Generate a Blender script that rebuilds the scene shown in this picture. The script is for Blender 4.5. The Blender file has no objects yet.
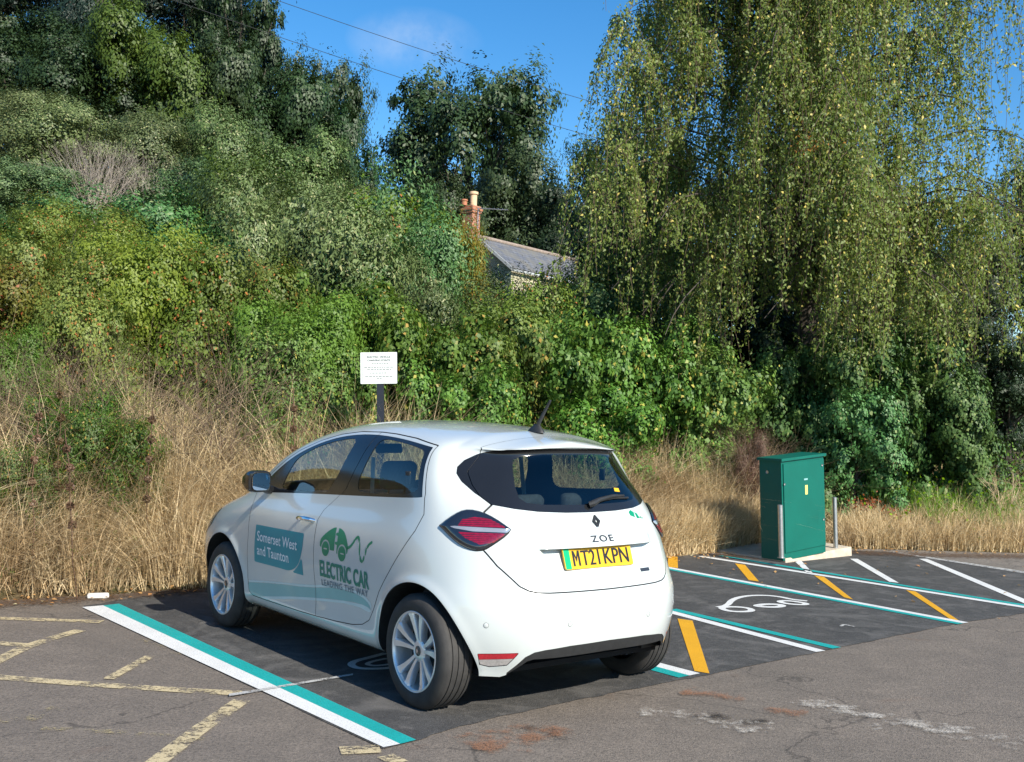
import bpy, math, random
import numpy as np
from mathutils import Vector, Matrix
from mathutils.bvhtree import BVHTree
R = math.radians
rng = np.random.default_rng(7)
random.seed(7)
scene = bpy.context.scene
COL = scene.collection

# ------------------------------------------------------------------ camera (solved from the car's known size)
FPX, CAMH, PITCH, ROLL = 1080.656, 1.6153, 0.03062, 0.0277
W, H = 1024, 762
cam = bpy.data.cameras.new('camera')
cam.sensor_fit = 'HORIZONTAL'; cam.sensor_width = 36.0; cam.lens = FPX * 36 / W
cam.clip_start = 0.05; cam.clip_end = 3000
camo = bpy.data.objects.new('camera', cam); COL.objects.link(camo); scene.camera = camo
fw = Vector((0, math.cos(PITCH), math.sin(PITCH)))
up0 = Vector((0, -math.sin(PITCH), math.cos(PITCH))); rt0 = Vector((1, 0, 0))
rt = rt0 * math.cos(ROLL) + up0 * math.sin(ROLL); up = -rt0 * math.sin(ROLL) + up0 * math.cos(ROLL)
M = Matrix((rt, up, -fw)).transposed().to_4x4(); M.translation = (0, 0, CAMH)
camo.matrix_world = M

def ray(px, py):
    uu = (px - W / 2) / FPX; vv = -(py - H / 2) / FPX
    return fw + rt * uu + up * vv
def gp(px, py, z=0.0):                  # photo pixel -> point on the ground plane
    r = ray(px, py); t = (z - CAMH) / r.z
    return Vector((r.x * t, r.y * t, z))
def at(px, py, Y):                      # photo pixel -> point at distance Y
    r = ray(px, py); t = Y / r.y
    return Vector((r.x * t, Y, CAMH + r.z * t))
LEAN = Vector((-0.045, 0, 1)).normalized()      # true vertical: the car park slopes a little

# ------------------------------------------------------------------ helpers
def tag(o, label=None, cat=None, group=None, kind=None):
    if label: o['label'] = label
    if cat: o['category'] = cat
    if group: o['group'] = group
    if kind: o['kind'] = kind
    return o
def empty(name, loc=(0, 0, 0), rz=0.0, parent=None):
    o = bpy.data.objects.new(name, None); COL.objects.link(o)
    o.location = loc; o.rotation_euler = (0, 0, rz); o.parent = parent; o.empty_display_size = .2
    return o
def link(name, me, mat, parent=None):
    if mat is not None:
        me.materials.clear()
        for m in (mat if isinstance(mat, (list, tuple)) else [mat]): me.materials.append(m)
    o = bpy.data.objects.new(name, me); COL.objects.link(o); o.parent = parent
    return o
def mesh_np(name, V, F, k, smooth=False, tint=None, normals=None):
    """V (n,3), F (m,k) index array"""
    me = bpy.data.meshes.new(name)
    V = np.ascontiguousarray(V, dtype=np.float32); F = np.ascontiguousarray(F, dtype=np.int32)
    me.vertices.add(len(V)); me.vertices.foreach_set('co', V.ravel())
    me.loops.add(F.size); me.loops.foreach_set('vertex_index', F.ravel())
    me.polygons.add(len(F)); me.polygons.foreach_set('loop_start', np.arange(0, F.size, k, dtype=np.int32))
    me.update(calc_edges=True)
    if smooth: me.polygons.foreach_set('use_smooth', np.ones(len(F), dtype=bool))
    if tint is not None:
        a = me.attributes.new('tint', 'FLOAT', 'POINT'); a.data.foreach_set('value', np.asarray(tint, dtype=np.float32))
    if normals is not None:
        me.polygons.foreach_set('use_smooth', np.ones(len(F), dtype=bool))
        n = normals / np.maximum(np.linalg.norm(normals, axis=1, keepdims=True), 1e-9)
        me.normals_split_custom_set_from_vertices(n.astype(np.float32).tolist())
    return me

class MB:                                # mesh builder for hard pieces
    def __init__(s): s.v = []; s.f = []
    def add(s, v, f):
        b = len(s.v); s.v += [tuple(x) for x in v]; s.f += [tuple(i + b for i in q) for q in f]; return s
    def box(s, c, sz, M=None, bev=0.0):
        x, y, z = [q / 2 for q in sz]; b = min(bev, x * .9, y * .9, z * .9)
        if b <= 0:
            v = [Vector((i * x, j * y, k * z)) for i in (-1, 1) for j in (-1, 1) for k in (-1, 1)]
            f = [(0, 1, 3, 2), (4, 6, 7, 5), (0, 4, 5, 1), (2, 3, 7, 6), (0, 2, 6, 4), (1, 5, 7, 3)]
        else:
            import bmesh
            bm = bmesh.new(); bmesh.ops.create_cube(bm, size=1)
            for q in bm.verts: q.co = Vector((q.co.x * 2 * x, q.co.y * 2 * y, q.co.z * 2 * z))
            bmesh.ops.bevel(bm, geom=bm.edges[:], offset=b, segments=3, affect='EDGES', profile=.5)
            bm.verts.index_update()
            v = [q.co.copy() for q in bm.verts]; f = [tuple(w.index for w in q.verts) for q in bm.faces]; bm.free()
        if M is not None: v = [M @ q for q in v]
        v = [q + Vector(c) for q in v]
        return s.add(v, f)
    def tube(s, pts, rad, n=8, cap=True):
        pts = [Vector(p) for p in pts]
        if not hasattr(rad, '__len__'): rad = [rad] * len(pts)
        v = []; f = []
        t0 = (pts[1] - pts[0]).normalized()
        a = t0.orthogonal().normalized()
        for i, p in enumerate(pts):
            t = (pts[min(i + 1, len(pts) - 1)] - pts[max(i - 1, 0)]).normalized()
            a = (a - t * a.dot(t)).normalized(); b = t.cross(a)
            for k in range(n):
                th = 2 * math.pi * k / n; v.append(p + (a * math.cos(th) + b * math.sin(th)) * rad[i])
        for i in range(len(pts) - 1):
            for k in range(n):
                k2 = (k + 1) % n; f.append((i * n + k, i * n + k2, (i + 1) * n + k2, (i + 1) * n + k))
        if cap: f.append(tuple(range(n))[::-1]); f.append(tuple((len(pts) - 1) * n + k for k in range(n)))
        return s.add(v, f)
    def lathe(s, prof, n=48, axis='Y', c=(0, 0, 0), close=False):
        v = []; f = []
        for (r, h) in prof:
            for k in range(n):
                th = 2 * math.pi * k / n; a, b = r * math.cos(th), r * math.sin(th)
                v.append(Vector(c) + (Vector((a, h, b)) if axis == 'Y' else Vector((a, b, h))))
        m = len(prof)
        for i in range(m if close else m - 1):
            i2 = (i + 1) % m
            for k in range(n):
                k2 = (k + 1) % n; f.append((i * n + k, i * n + k2, i2 * n + k2, i2 * n + k))
        return s.add(v, f)
    def prism(s, poly, fn, d0, d1):      # poly of 2D points, fn(u,v,d)->3D
        n = len(poly); v = [fn(u, w, d0) for u, w in poly] + [fn(u, w, d1) for u, w in poly]
        f = [tuple(range(n))[::-1], tuple(range(n, 2 * n))] + [(i, (i + 1) % n, (i + 1) % n + n, i + n) for i in range(n)]
        return s.add(v, f)
    def mesh(s, name='m', smooth=False, angle=35):
        me = bpy.data.meshes.new(name); me.from_pydata([tuple(x) for x in s.v], [], s.f); me.update()
        import bmesh
        bm = bmesh.new(); bm.from_mesh(me); bmesh.ops.recalc_face_normals(bm, faces=bm.faces[:]); bm.to_mesh(me); bm.free()
        if smooth:
            me.polygons.foreach_set('use_smooth', np.ones(len(me.polygons), dtype=bool))
            try: me.set_sharp_from_angle(angle=R(angle))
            except Exception: pass
        return me
    def build(s, name, mat, parent=None, smooth=False, angle=35):
        return link(name, s.mesh(name, smooth, angle), mat, parent)

# ------------------------------------------------------------------ materials
def nt(name):
    m = bpy.data.materials.new(name); m.use_nodes = True; t = m.node_tree; t.nodes.clear()
    out = t.nodes.new('ShaderNodeOutputMaterial'); return m, t, out
def nd(t, typ, **kw):
    n = t.nodes.new(typ)
    for k, v in kw.items():
        if k.startswith('i_'): n.inputs[int(k[2:])].default_value = v
        else: setattr(n, k, v)
    return n
def mixc(t, fac, a, b, blend='MIX'):
    n = t.nodes.new('ShaderNodeMix'); n.data_type = 'RGBA'; n.blend_type = blend
    for s, v in ((0, fac), (6, a), (7, b)):
        if isinstance(v, (int, float)): n.inputs[s].default_value = v
        elif isinstance(v, (tuple, list)): n.inputs[s].default_value = tuple(v)[:3] + (1,)
        else: t.links.new(v, n.inputs[s])
    return n.outputs[2]
def math_(t, op, a, b=0.0, c=None, clamp=False):
    n = t.nodes.new('ShaderNodeMath'); n.operation = op; n.use_clamp = clamp
    for s, v in ((0, a), (1, b), (2, c)):
        if v is None: continue
        if isinstance(v, (int, float)): n.inputs[s].default_value = v
        else: t.links.new(v, n.inputs[s])
    return n.outputs[0]
def noise(t, scale, detail=4, rough=.6, vec=None, dist=0.0, out=0):
    n = t.nodes.new('ShaderNodeTexNoise'); n.inputs['Scale'].default_value = scale; n.inputs['Detail'].default_value = detail
    n.inputs['Roughness'].default_value = rough; n.inputs['Distortion'].default_value = dist
    if vec is None:
        c = t.nodes.new('ShaderNodeTexCoord'); vec = c.outputs['Object']
    t.links.new(vec, n.inputs['Vector']); return n.outputs[out]
def ramp(t, v, stops):
    n = t.nodes.new('ShaderNodeValToRGB'); e = n.color_ramp.elements
    while len(e) < len(stops): e.new(.5)
    for i, (p, c) in enumerate(stops):
        e[i].position = p; e[i].color = (c, c, c, 1) if isinstance(c, (int, float)) else tuple(c) + (1,)
    t.links.new(v, n.inputs[0]); return n.outputs[0]
def mrange(t, v, a, b, c=0.0, d=1.0):
    n = t.nodes.new('ShaderNodeMapRange'); t.links.new(v, n.inputs[0])
    for i, x in enumerate((a, b, c, d)): n.inputs[i + 1].default_value = x
    return n.outputs[0]
def bump(t, h, strength=.3, dist=.01):
    n = t.nodes.new('ShaderNodeBump'); n.inputs['Strength'].default_value = strength; n.inputs['Distance'].default_value = dist
    t.links.new(h, n.inputs['Height']); return n.outputs[0]
def pbsdf(t, out, color, rough=.5, metal=0.0, spec=.5, coat=0.0, nrm=None, link_out=True):
    b = t.nodes.new('ShaderNodeBsdfPrincipled')
    if isinstance(color, (tuple, list)): b.inputs['Base Color'].default_value = tuple(color)[:3] + (1,)
    else: t.links.new(color, b.inputs['Base Color'])
    if isinstance(rough, (int, float)): b.inputs['Roughness'].default_value = rough
    else: t.links.new(rough, b.inputs['Roughness'])
    b.inputs['Metallic'].default_value = metal; b.inputs['Specular IOR Level'].default_value = spec
    b.inputs['Coat Weight'].default_value = coat; b.inputs['Coat Roughness'].default_value = .04
    if nrm is not None: t.links.new(nrm, b.inputs['Normal'])
    if link_out: t.links.new(b.outputs[0], out.inputs[0])
    return b
def simple(name, color, rough=.5, metal=0.0, spec=.5, coat=0.0, var=.12, vs=6.0, bmp=0.0, bs=60.0):
    m, t, out = nt(name)
    c = mixc(t, mrange(t, noise(t, vs), .3, .7), [x * (1 - var) for x in color], [min(1, x * (1 + var)) for x in color])
    nr = bump(t, noise(t, bs), bmp, .005) if bmp else None
    pbsdf(t, out, c, rough, metal, spec, coat, nr); return m
def leafmat(name, c1, c2, c3=None, trans=.3, rough=.5, nscale=.9, spec=.35):
    """leaf colour: per-leaf random tint between c1 and c2, with clumps (object-space noise) and a few c3 leaves"""
    m, t, out = nt(name)
    a = nd(t, 'ShaderNodeAttribute', attribute_name='tint').outputs['Fac']
    n = noise(t, nscale, 3, .6)
    f = math_(t, 'ADD', math_(t, 'MULTIPLY', a, .55), math_(t, 'MULTIPLY', mrange(t, n, .3, .7), .55), clamp=True)
    c = mixc(t, f, c1, c2)
    oi = nd(t, 'ShaderNodeObjectInfo').outputs['Random']; hs = nd(t, 'ShaderNodeHueSaturation'); t.links.new(mrange(t, oi, 0, 1, .478, .522), hs.inputs['Hue']); t.links.new(mrange(t, math_(t, 'FRACT', math_(t, 'MULTIPLY', oi, 7.31)), 0, 1, 1.22, .74), hs.inputs['Value'])
    t.links.new(mrange(t, oi, 0, 1, .95, 1.15), hs.inputs['Saturation']); t.links.new(c, hs.inputs['Color']); c = hs.outputs[0]
    if c3 is not None: c = mixc(t, mrange(t, a, .93, .97), c, c3)
    b = pbsdf(t, out, c, rough, 0, spec, link_out=False)
    tr = t.nodes.new('ShaderNodeBsdfTranslucent'); t.links.new(mixc(t, .5, c, (c2[0] * 1.4, c2[1] * 1.5, c2[2] * .6)), tr.inputs[0])
    mx = t.nodes.new('ShaderNodeMixShader'); mx.inputs[0].default_value = trans
    t.links.new(b.outputs[0], mx.inputs[1]); t.links.new(tr.outputs[0], mx.inputs[2]); t.links.new(mx.outputs[0], out.inputs[0])
    return m
# ------------------------------------------------------------------ car body surface
# ---- body surface of the hatchback: control rows run from the rear centre round the side to the nose ----
LV=[(.22,[(-.57,0),(-.57,.25),(-.53,.46),(-.435,.60),(-.295,.72),(-.14,.785),(.1,.80)]),
(.30,[(-.60,0),(-.595,.25),(-.555,.46),(-.455,.61),(-.31,.735),(-.15,.80),(.1,.825)]),
(.37,[(-.635,0),(-.625,.26),(-.58,.47),(-.48,.63),(-.335,.76),(-.16,.82),(.1,.85)]),
(.49,[(-.655,0),(-.645,.26),(-.60,.47),(-.50,.64),(-.35,.78),(-.17,.84),(.1,.866)]),
(.60,[(-.650,0),(-.640,.26),(-.595,.47),(-.495,.64),(-.35,.778),(-.17,.84),(.1,.868)]),
(.70,[(-.61,0),(-.60,.26),(-.56,.465),(-.47,.63),(-.335,.755),(-.165,.827),(.1,.862)]),
(.86,[(-.565,0),(-.555,.25),(-.52,.45),(-.435,.60),(-.31,.72),(-.155,.80),(.1,.85)]),
(1.0,[(-.515,0),(-.50,.25),(-.46,.44),(-.38,.58),(-.265,.69),(-.12,.77),(.1,.835)]),
(1.14,[(-.44,0),(-.425,.22),(-.375,.405),(-.305,.53),(-.205,.63),(-.085,.722),(.1,.79)]),
(1.28,[(-.365,0),(-.35,.20),(-.295,.36),(-.21,.475),(-.11,.58),(0,.67),(.12,.745)]),
(1.40,[(-.272,0),(-.258,.20),(-.205,.35),(-.12,.455),(-.03,.545),(.05,.61),(.15,.67)])]
def lv(c,z):
    zs=[l[0] for l in LV]
    return (np.interp(z,zs,[l[1][c][0] for l in LV]),np.interp(z,zs,[l[1][c][1] for l in LV]),z)
ZR=[.22,.27,.34,.46,.60,.70,.86,1.0,1.14,1.28,1.40]
CP=np.zeros((18,13,3))
for c in range(6):
    for r,z in enumerate(ZR): CP[c,r]=lv(c,z)
CP[0,11]=(-.318,0,1.436);CP[1,11]=(-.305,.20,1.432);CP[2,11]=(-.25,.365,1.418);CP[3,11]=(-.15,.455,1.418);CP[4,11]=(-.02,.46,1.452);CP[5,11]=(.05,.40,1.482)
for c,q in enumerate([(-.262,0,1.468),(-.225,0,1.475),(-.165,0,1.486),(-.09,0,1.497),(-.01,0,1.507),(.08,0,1.517)]): CP[c,12]=q
# side columns: per column list of 13 (x,y,z)
SC={
6:[(.1,.72,.20),(.1,.80,.235),(.1,.845,.31),(.1,.863,.45),(.1,.869,.6),(.1,.863,.73),(.1,.85,.88),(.1,.81,1.04),(.105,.775,1.2),(.115,.715,1.35),(.13,.615,1.445),(.17,.33,1.505),(.2,0,1.527)],
7:[(.5,.72,.20),(.5,.80,.235),(.5,.838,.30),(.5,.842,.43),(.5,.864,.6),(.5,.866,.75),(.5,.85,.9),(.5,.803,1.05),(.5,.765,1.22),(.5,.69,1.40),(.5,.56,1.495),(.5,.30,1.538),(.5,0,1.550)],
8:[(.9,.72,.20),(.9,.80,.235),(.9,.838,.30),(.9,.838,.43),(.9,.862,.6),(.9,.867,.75),(.9,.85,.9),(.9,.803,1.04),(.9,.765,1.22),(.9,.69,1.41),(.9,.56,1.51),(.9,.30,1.551),(.9,0,1.562)],
9:[(1.3,.72,.20),(1.3,.80,.235),(1.3,.838,.30),(1.3,.838,.43),(1.3,.862,.6),(1.3,.867,.75),(1.3,.85,.9),(1.3,.803,1.03),(1.3,.765,1.20),(1.3,.695,1.38),(1.3,.575,1.49),(1.28,.30,1.54),(1.27,0,1.554)],
10:[(1.7,.72,.20),(1.7,.80,.235),(1.7,.838,.30),(1.7,.838,.43),(1.7,.862,.6),(1.7,.867,.75),(1.7,.852,.89),(1.7,.808,1.0),(1.7,.775,1.13),(1.72,.718,1.28),(1.72,.635,1.39),(1.65,.31,1.47),(1.62,0,1.488)],
11:[(2.1,.72,.20),(2.1,.80,.235),(2.1,.838,.30),(2.1,.842,.43),(2.1,.864,.6),(2.1,.866,.75),(2.1,.853,.88),(2.1,.815,.97),(2.1,.785,1.06),(2.1,.74,1.15),(2.08,.67,1.22),(2.0,.32,1.285),(1.97,0,1.30)],
12:[(2.5,.72,.20),(2.5,.80,.235),(2.5,.845,.31),(2.5,.863,.45),(2.5,.87,.6),(2.5,.863,.73),(2.5,.845,.83),(2.5,.81,.91),(2.48,.76,.965),(2.46,.70,.995),(2.44,.60,1.015),(2.36,.30,1.06),(2.33,0,1.075)],
13:[(2.85,.68,.20),(2.86,.76,.235),(2.86,.82,.31),(2.86,.84,.45),(2.86,.852,.58),(2.85,.845,.69),(2.84,.825,.77),(2.83,.79,.835),(2.82,.74,.88),(2.80,.67,.91),(2.78,.57,.93),(2.72,.28,.965),(2.70,0,.975)],
14:[(3.1,.58,.20),(3.14,.67,.235),(3.15,.73,.31),(3.15,.76,.45),(3.14,.77,.57),(3.12,.765,.66),(3.09,.75,.73),(3.06,.72,.775),(3.04,.67,.81),(3.02,.61,.835),(3.0,.53,.85),(2.98,.27,.885),(2.97,0,.895)],
15:[(3.25,.42,.20),(3.31,.50,.235),(3.33,.54,.31),(3.33,.57,.45),(3.32,.57,.56),(3.29,.56,.64),(3.25,.55,.70),(3.21,.53,.74),(3.18,.50,.765),(3.16,.46,.785),(3.14,.40,.80),(3.13,.2,.83),(3.13,0,.84)],
16:[(3.31,.22,.20),(3.38,.26,.235),(3.405,.28,.31),(3.41,.29,.45),(3.40,.29,.55),(3.365,.28,.63),(3.32,.27,.69),(3.28,.26,.725),(3.25,.25,.745),(3.23,.23,.76),(3.21,.20,.775),(3.2,.1,.80),(3.2,0,.805)],
17:[(3.33,0,.20),(3.40,0,.235),(3.425,0,.31),(3.43,0,.45),(3.42,0,.55),(3.385,0,.63),(3.34,0,.685),(3.30,0,.72),(3.27,0,.74),(3.25,0,.755),(3.235,0,.768),(3.225,0,.79),(3.22,0,.795)]}
for c,v in SC.items(): CP[c]=v
def ext(P):   # mirror phantom points across y=0 at rear, nose and roof centreline; linear at the sill
    m=np.array([1,-1,1.])
    P=np.concatenate([P[1:3][::-1]*m,P,P[-3:-1][::-1]*m],0)
    lo=np.stack([2*P[:,0]-P[:,2],2*P[:,0]-P[:,1]],1)
    hi=P[:,-3:-1][:,::-1]*m
    return np.concatenate([lo,P,hi],1)
Q=CP.copy()
for it in range(2):
    E=ext(Q)
    s=(E[1:-3,2:-2]+4*E[2:-2,2:-2]+E[3:-1,2:-2])/6; 
    E2=(E[1:-3]+4*E[2:-2]+E[3:-1])/6
    s=(E2[:,1:-3]+4*E2[:,2:-2]+E2[:,3:-1])/6
    Q=Q+.8*(CP-s)
    Q[0,:,1]=0;Q[-1,:,1]=0;Q[:,-1,1]=0
def bs(n,t):   # uniform cubic B-spline weights of control points (with 2 phantom points each side)
    i=np.minimum(np.floor(t).astype(int),n-2); f=t-i
    W=np.zeros((len(t),n+4)); w=[(1-f)**3/6,(3*f**3-6*f**2+4)/6,(-3*f**3+3*f**2+3*f+1)/6,f**3/6]
    for k in range(4): W[np.arange(len(t)),i+1+k]+=w[k]
    return W
def surface(us,vs):
    E=ext(Q); A=bs(18,us); B=bs(13,vs)
    return np.einsum('ua,abk,vb->uvk',A,E,B)
# ------------------------------------------------------------------ car
def sstep(a, b, x): t = np.clip((x - a) / (b - a), 0, 1); return t * t * (3 - 2 * t)
def sd(px, py, poly):                    # signed distance to a closed polygon (<0 inside)
    poly = np.asarray(poly, float); a = poly; b = np.roll(poly, -1, 0)
    d = np.full(len(px), 1e9); ins = np.zeros(len(px), bool)
    for (x0, y0), (x1, y1) in zip(a, b):
        ex, ey = x1 - x0, y1 - y0; L = ex * ex + ey * ey
        if L < 1e-12: continue
        t = np.clip(((px - x0) * ex + (py - y0) * ey) / L, 0, 1)
        d = np.minimum(d, np.hypot(px - x0 - t * ex, py - y0 - t * ey))
        c = (y0 > py) != (y1 > py)
        if y0 != y1: ins ^= c & (px < (x1 - x0) * (py - y0) / (y1 - y0) + x0)
    return np.where(ins, -d, d)
def dline(px, py, pts):
    d = np.full(len(px), 1e9)
    for (x0, y0), (x1, y1) in zip(pts[:-1], pts[1:]):
        ex, ey = x1 - x0, y1 - y0; L = ex * ex + ey * ey
        t = np.clip(((px - x0) * ex + (py - y0) * ey) / L, 0, 1)
        d = np.minimum(d, np.hypot(px - x0 - t * ex, py - y0 - t * ey))
    return d
def chaikin(p, n=2, keep=()):
    p = [tuple(q) for q in p]; keep = {tuple(q) for q in keep}
    for _ in range(n):
        o = []
        for i in range(len(p)):
            a, b = p[i], p[(i + 1) % len(p)]
            if a in keep: o.append(a)
            else: o.append((a[0] * .75 + b[0] * .25, a[1] * .75 + b[1] * .25))
            if b not in keep: o.append((a[0] * .25 + b[0] * .75, a[1] * .25 + b[1] * .75))
        p = o
    return p
def split(Mh, f):                        # Mh=(V[n,6],T[m,3]) cut along f=0 -> inside(f<0), outside
    V, T = Mh
    if len(T) == 0: return (V, T), (V, T)
    s = f < 0; c = s[T].sum(1)
    ins = T[c == 3]; out = T[c == 0]; mix = T[(c == 1) | (c == 2)]; cm = c[(c == 1) | (c == 2)]
    if len(mix) == 0: return (V, ins), (V, out)
    odd = np.where(cm == 1, 1, 0).astype(bool)          # the lone vertex is inside when one is inside
    lone = (s[mix] == odd[:, None]).argmax(1)
    r = np.arange(len(mix)); a = mix[r, lone]; b = mix[r, (lone + 1) % 3]; d = mix[r, (lone + 2) % 3]
    E = np.concatenate([np.stack([a, b], 1), np.stack([a, d], 1)]); E = np.sort(E, 1)
    U, inv = np.unique(E, axis=0, return_inverse=True); inv = inv.ravel()
    w = f[U[:, 0]] / (f[U[:, 0]] - f[U[:, 1]]); w = np.clip(w, .001, .999)[:, None]
    NV = V[U[:, 0]] * (1 - w) + V[U[:, 1]] * w
    base = len(V); V2 = np.concatenate([V, NV]); ab = base + inv[:len(mix)]; ad = base + inv[len(mix):]
    t1 = np.stack([a, ab, ad], 1); t2 = np.stack([ab, b, d], 1); t3 = np.stack([ab, d, ad], 1)
    ins = np.concatenate([ins, t1[odd], t2[~odd], t3[~odd]]); out = np.concatenate([out, t1[~odd], t2[odd], t3[odd]])
    return (V2, ins), (V2, out)
def clean(Mh):
    V, T = Mh; u, inv = np.unique(T, return_inverse=True); return V[u], inv.reshape(-1, 3)
def cat(*Ms):
    Vs = []; Ts = []; b = 0
    for V, T in Ms: Vs.append(V); Ts.append(T + b); b += len(V)
    return np.concatenate(Vs), np.concatenate(Ts)
MIR = np.array([1, -1, 1, 1, -1, 1.])
def mirr(Mh): V, T = Mh; return V * MIR, T[:, ::-1]
def both(Mh): return cat(Mh, mirr(Mh))
def off(Mh, d):
    V, T = Mh; V = V.copy(); n = V[:, 3:] / np.maximum(np.linalg.norm(V[:, 3:], axis=1, keepdims=True), 1e-9); V[:, :3] += n * (d if np.isscalar(d) else d[:, None]); return V, T
def put(name, Mh, mat, parent):
    V, T = clean(Mh); me = mesh_np(name, V[:, :3], T, 3, normals=V[:, 3:]); return link(name, me, mat, parent)
def sub(Mh, fn):                         # inside part by a function of the verts
    return split(Mh, fn(Mh[0]))[0]

# materials
def paint(name, col):
    m, t, out = nt(name)
    nz = noise(t, 3.0, 5, .6); g = nd(t, 'ShaderNodeNewGeometry'); sp = nd(t, 'ShaderNodeSeparateXYZ'); t.links.new(nd(t, 'ShaderNodeTexCoord').outputs['Object'], sp.inputs[0])
    low = mrange(t, sp.outputs[2], .2, .55, 1, 0)
    c = mixc(t, math_(t, 'MULTIPLY', math_(t, 'MULTIPLY', low, mrange(t, nz, .35, .75)), .35, clamp=True), col, (.30, .27, .22))
    b = pbsdf(t, out, c, .25, 0, .5, 1.0); return m
M_white = paint('white_car_paint', (.51, .55, .545))
M_blackgloss = simple('gloss_black_trim', (.012, .013, .015), .12, spec=.6, var=.05)
M_plastic = simple('black_plastic', (.018, .019, .020), .55, var=.2, vs=30, bmp=.15, bs=400)
M_inner = simple('cabin_grey_trim', (.035, .037, .042), .8, var=.15)
M_seat = simple('seat_cloth', (.05, .055, .065), .9, var=.25, vs=40)
M_seatlt = simple('seat_light_cloth', (.30, .33, .35), .9, var=.2, vs=40)
M_rubber = simple('tyre_rubber', (.030, .029, .028), .75, var=.3, vs=12, bmp=.2, bs=120)
M_rim = simple('silver_alloy', (.74, .75, .77), .32, metal=.7, var=.08)
M_rimdark = simple('dark_alloy_well', (.010, .011, .013), .5, metal=.3)
M_chrome = simple('chrome', (.75, .76, .78), .12, metal=1, var=.03)
M_dchrome = simple('dark_chrome', (.10, .105, .11), .25, metal=.7, var=.05)
M_red = simple('red_lens', (.20, .004, .02), .15, spec=.6, coat=.5, var=.3, vs=60)
M_redrefl = simple('red_reflector', (.36, .02, .03), .3, spec=.5, var=.25, vs=120)
M_greyrefl = simple('grey_reflector', (.33, .31, .30), .35, var=.2, vs=90)
M_lampdark = simple('smoked_lamp_lens', (.012, .015, .022), .06, spec=.8, coat=1, var=.1)
M_lampclear = simple('clear_lamp_lens', (.35, .37, .40), .08, spec=.8, coat=1, metal=.4)
M_teal = simple('teal_vinyl', (.0, .25, .30), .4, var=.06)
M_green = simple('green_vinyl', (.0, .22, .11), .4, var=.06)
M_textgreen = simple('deep_green_vinyl', (.0, .19, .13), .4, var=.06)
M_textwhite = simple('white_vinyl', (.75, .78, .78), .4, var=.04)
M_grey_v = simple('grey_vinyl', (.10, .16, .20), .4, var=.06)
M_aqua = simple('pale_aqua_vinyl', (.19, .42, .42), .35, coat=.4, var=.06)
M_aqua2 = simple('mid_aqua_vinyl', (.52, .64, .64), .35, coat=.4, var=.06)
M_plate = simple('yellow_plate', (.66, .38, .012), .35, var=.05)
M_plateg = simple('green_plate_band', (.0, .34, .14), .35, var=.05)
M_plateb = simple('black_plate_letters', (.01, .01, .012), .4, var=.05)
M_belt = simple('seat_belt', (.45, .5, .5), .7)
def glassmat(name, tint, ior=1.5):
    m, t, out = nt(name)
    tr = nd(t, 'ShaderNodeBsdfTransparent'); tr.inputs[0].default_value = tint + (1,)
    gl = nd(t, 'ShaderNodeBsdfGlossy'); gl.inputs['Roughness'].default_value = .02; gl.inputs[0].default_value = (1, 1, 1, 1)
    fr = nd(t, 'ShaderNodeFresnel'); gm_ = nd(t, 'ShaderNodeNewGeometry'); t.links.new(math_(t, 'MULTIPLY_ADD', gm_.outputs['Backfacing'], 1 / ior - ior, ior), fr.inputs[0])
    mx = nd(t, 'ShaderNodeMixShader'); t.links.new(math_(t, 'ADD', fr.outputs[0], .015, clamp=True), mx.inputs[0]); t.links.new(tr.outputs[0], mx.inputs[1]); t.links.new(gl.outputs[0], mx.inputs[2])
    t.links.new(mx.outputs[0], out.inputs[0]); return m
M_glass = glassmat('tinted_car_glass', (.80, .88, .84))
M_glassp = glassmat('rear_privacy_glass', (.55, .65, .64))

# fine half surface
def dens(knots):                          # [(param, step)] piecewise
    o = []
    for (a, b, s) in knots: o += list(np.arange(a, b, s))
    return np.array(o + [knots[-1][1]])
us = dens([(0, 5, .02), (5, 12, .045), (12, 17, .06)])
vs_ = dens([(0, 4, .06), (4, 8, .022), (8, 12, .04)])
S = surface(us, vs_)
X, Y, Z = S[..., 0], S[..., 1], S[..., 2]
rearm = sstep(-.25, -.42, X)
ay = np.abs(Y)
wid = .405 + .10 * sstep(.895, .74, Z)
ym = sstep(wid + .02, wid - .05, ay)
rec = .034 * sstep(.69, .885, Z) * (Z < .897) * ym * rearm
bul = .017 * sstep(.985, .93, Z) * (Z >= .897) * sstep(.44, .37, ay) * rearm
S[..., 0] += rec - bul
# soft flare round the wheel openings
for hx, rr in ((0, .372), (2.588, .378)):
    d = np.hypot(S[..., 0] - hx, Z - .31) - rr
    S[..., 1] += .010 * np.exp(-(np.maximum(d, 0) / .035) ** 2) * (Y > .6) * (Z < .8)
du = np.gradient(S, axis=0); dv = np.gradient(S, axis=1); N = np.cross(du, dv); 
N /= np.maximum(np.linalg.norm(N, axis=2, keepdims=True), 1e-9)
if N[len(us) // 2, len(vs_) // 3, 1] < 0: N = -N
bad = ~np.isfinite(N).all(2) | (np.linalg.norm(N, axis=2) < .5)
N[bad] = (0, 0, 1)
N[:, -1, 1] = 0; N[0, :, 1] = 0; N[-1, :, 1] = 0
nu, nv = len(us), len(vs_)
V0 = np.concatenate([S.reshape(-1, 3), N.reshape(-1, 3)], 1)
ii = np.arange(nu * nv).reshape(nu, nv)
q = np.stack([ii[:-1, :-1], ii[1:, :-1], ii[1:, 1:], ii[:-1, 1:]], -1).reshape(-1, 4)
T0 = np.concatenate([q[:, [0, 1, 2]], q[:, [0, 2, 3]]])
fn = np.cross(V0[T0[:, 1], :3] - V0[T0[:, 0], :3], V0[T0[:, 2], :3] - V0[T0[:, 0], :3])
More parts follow.
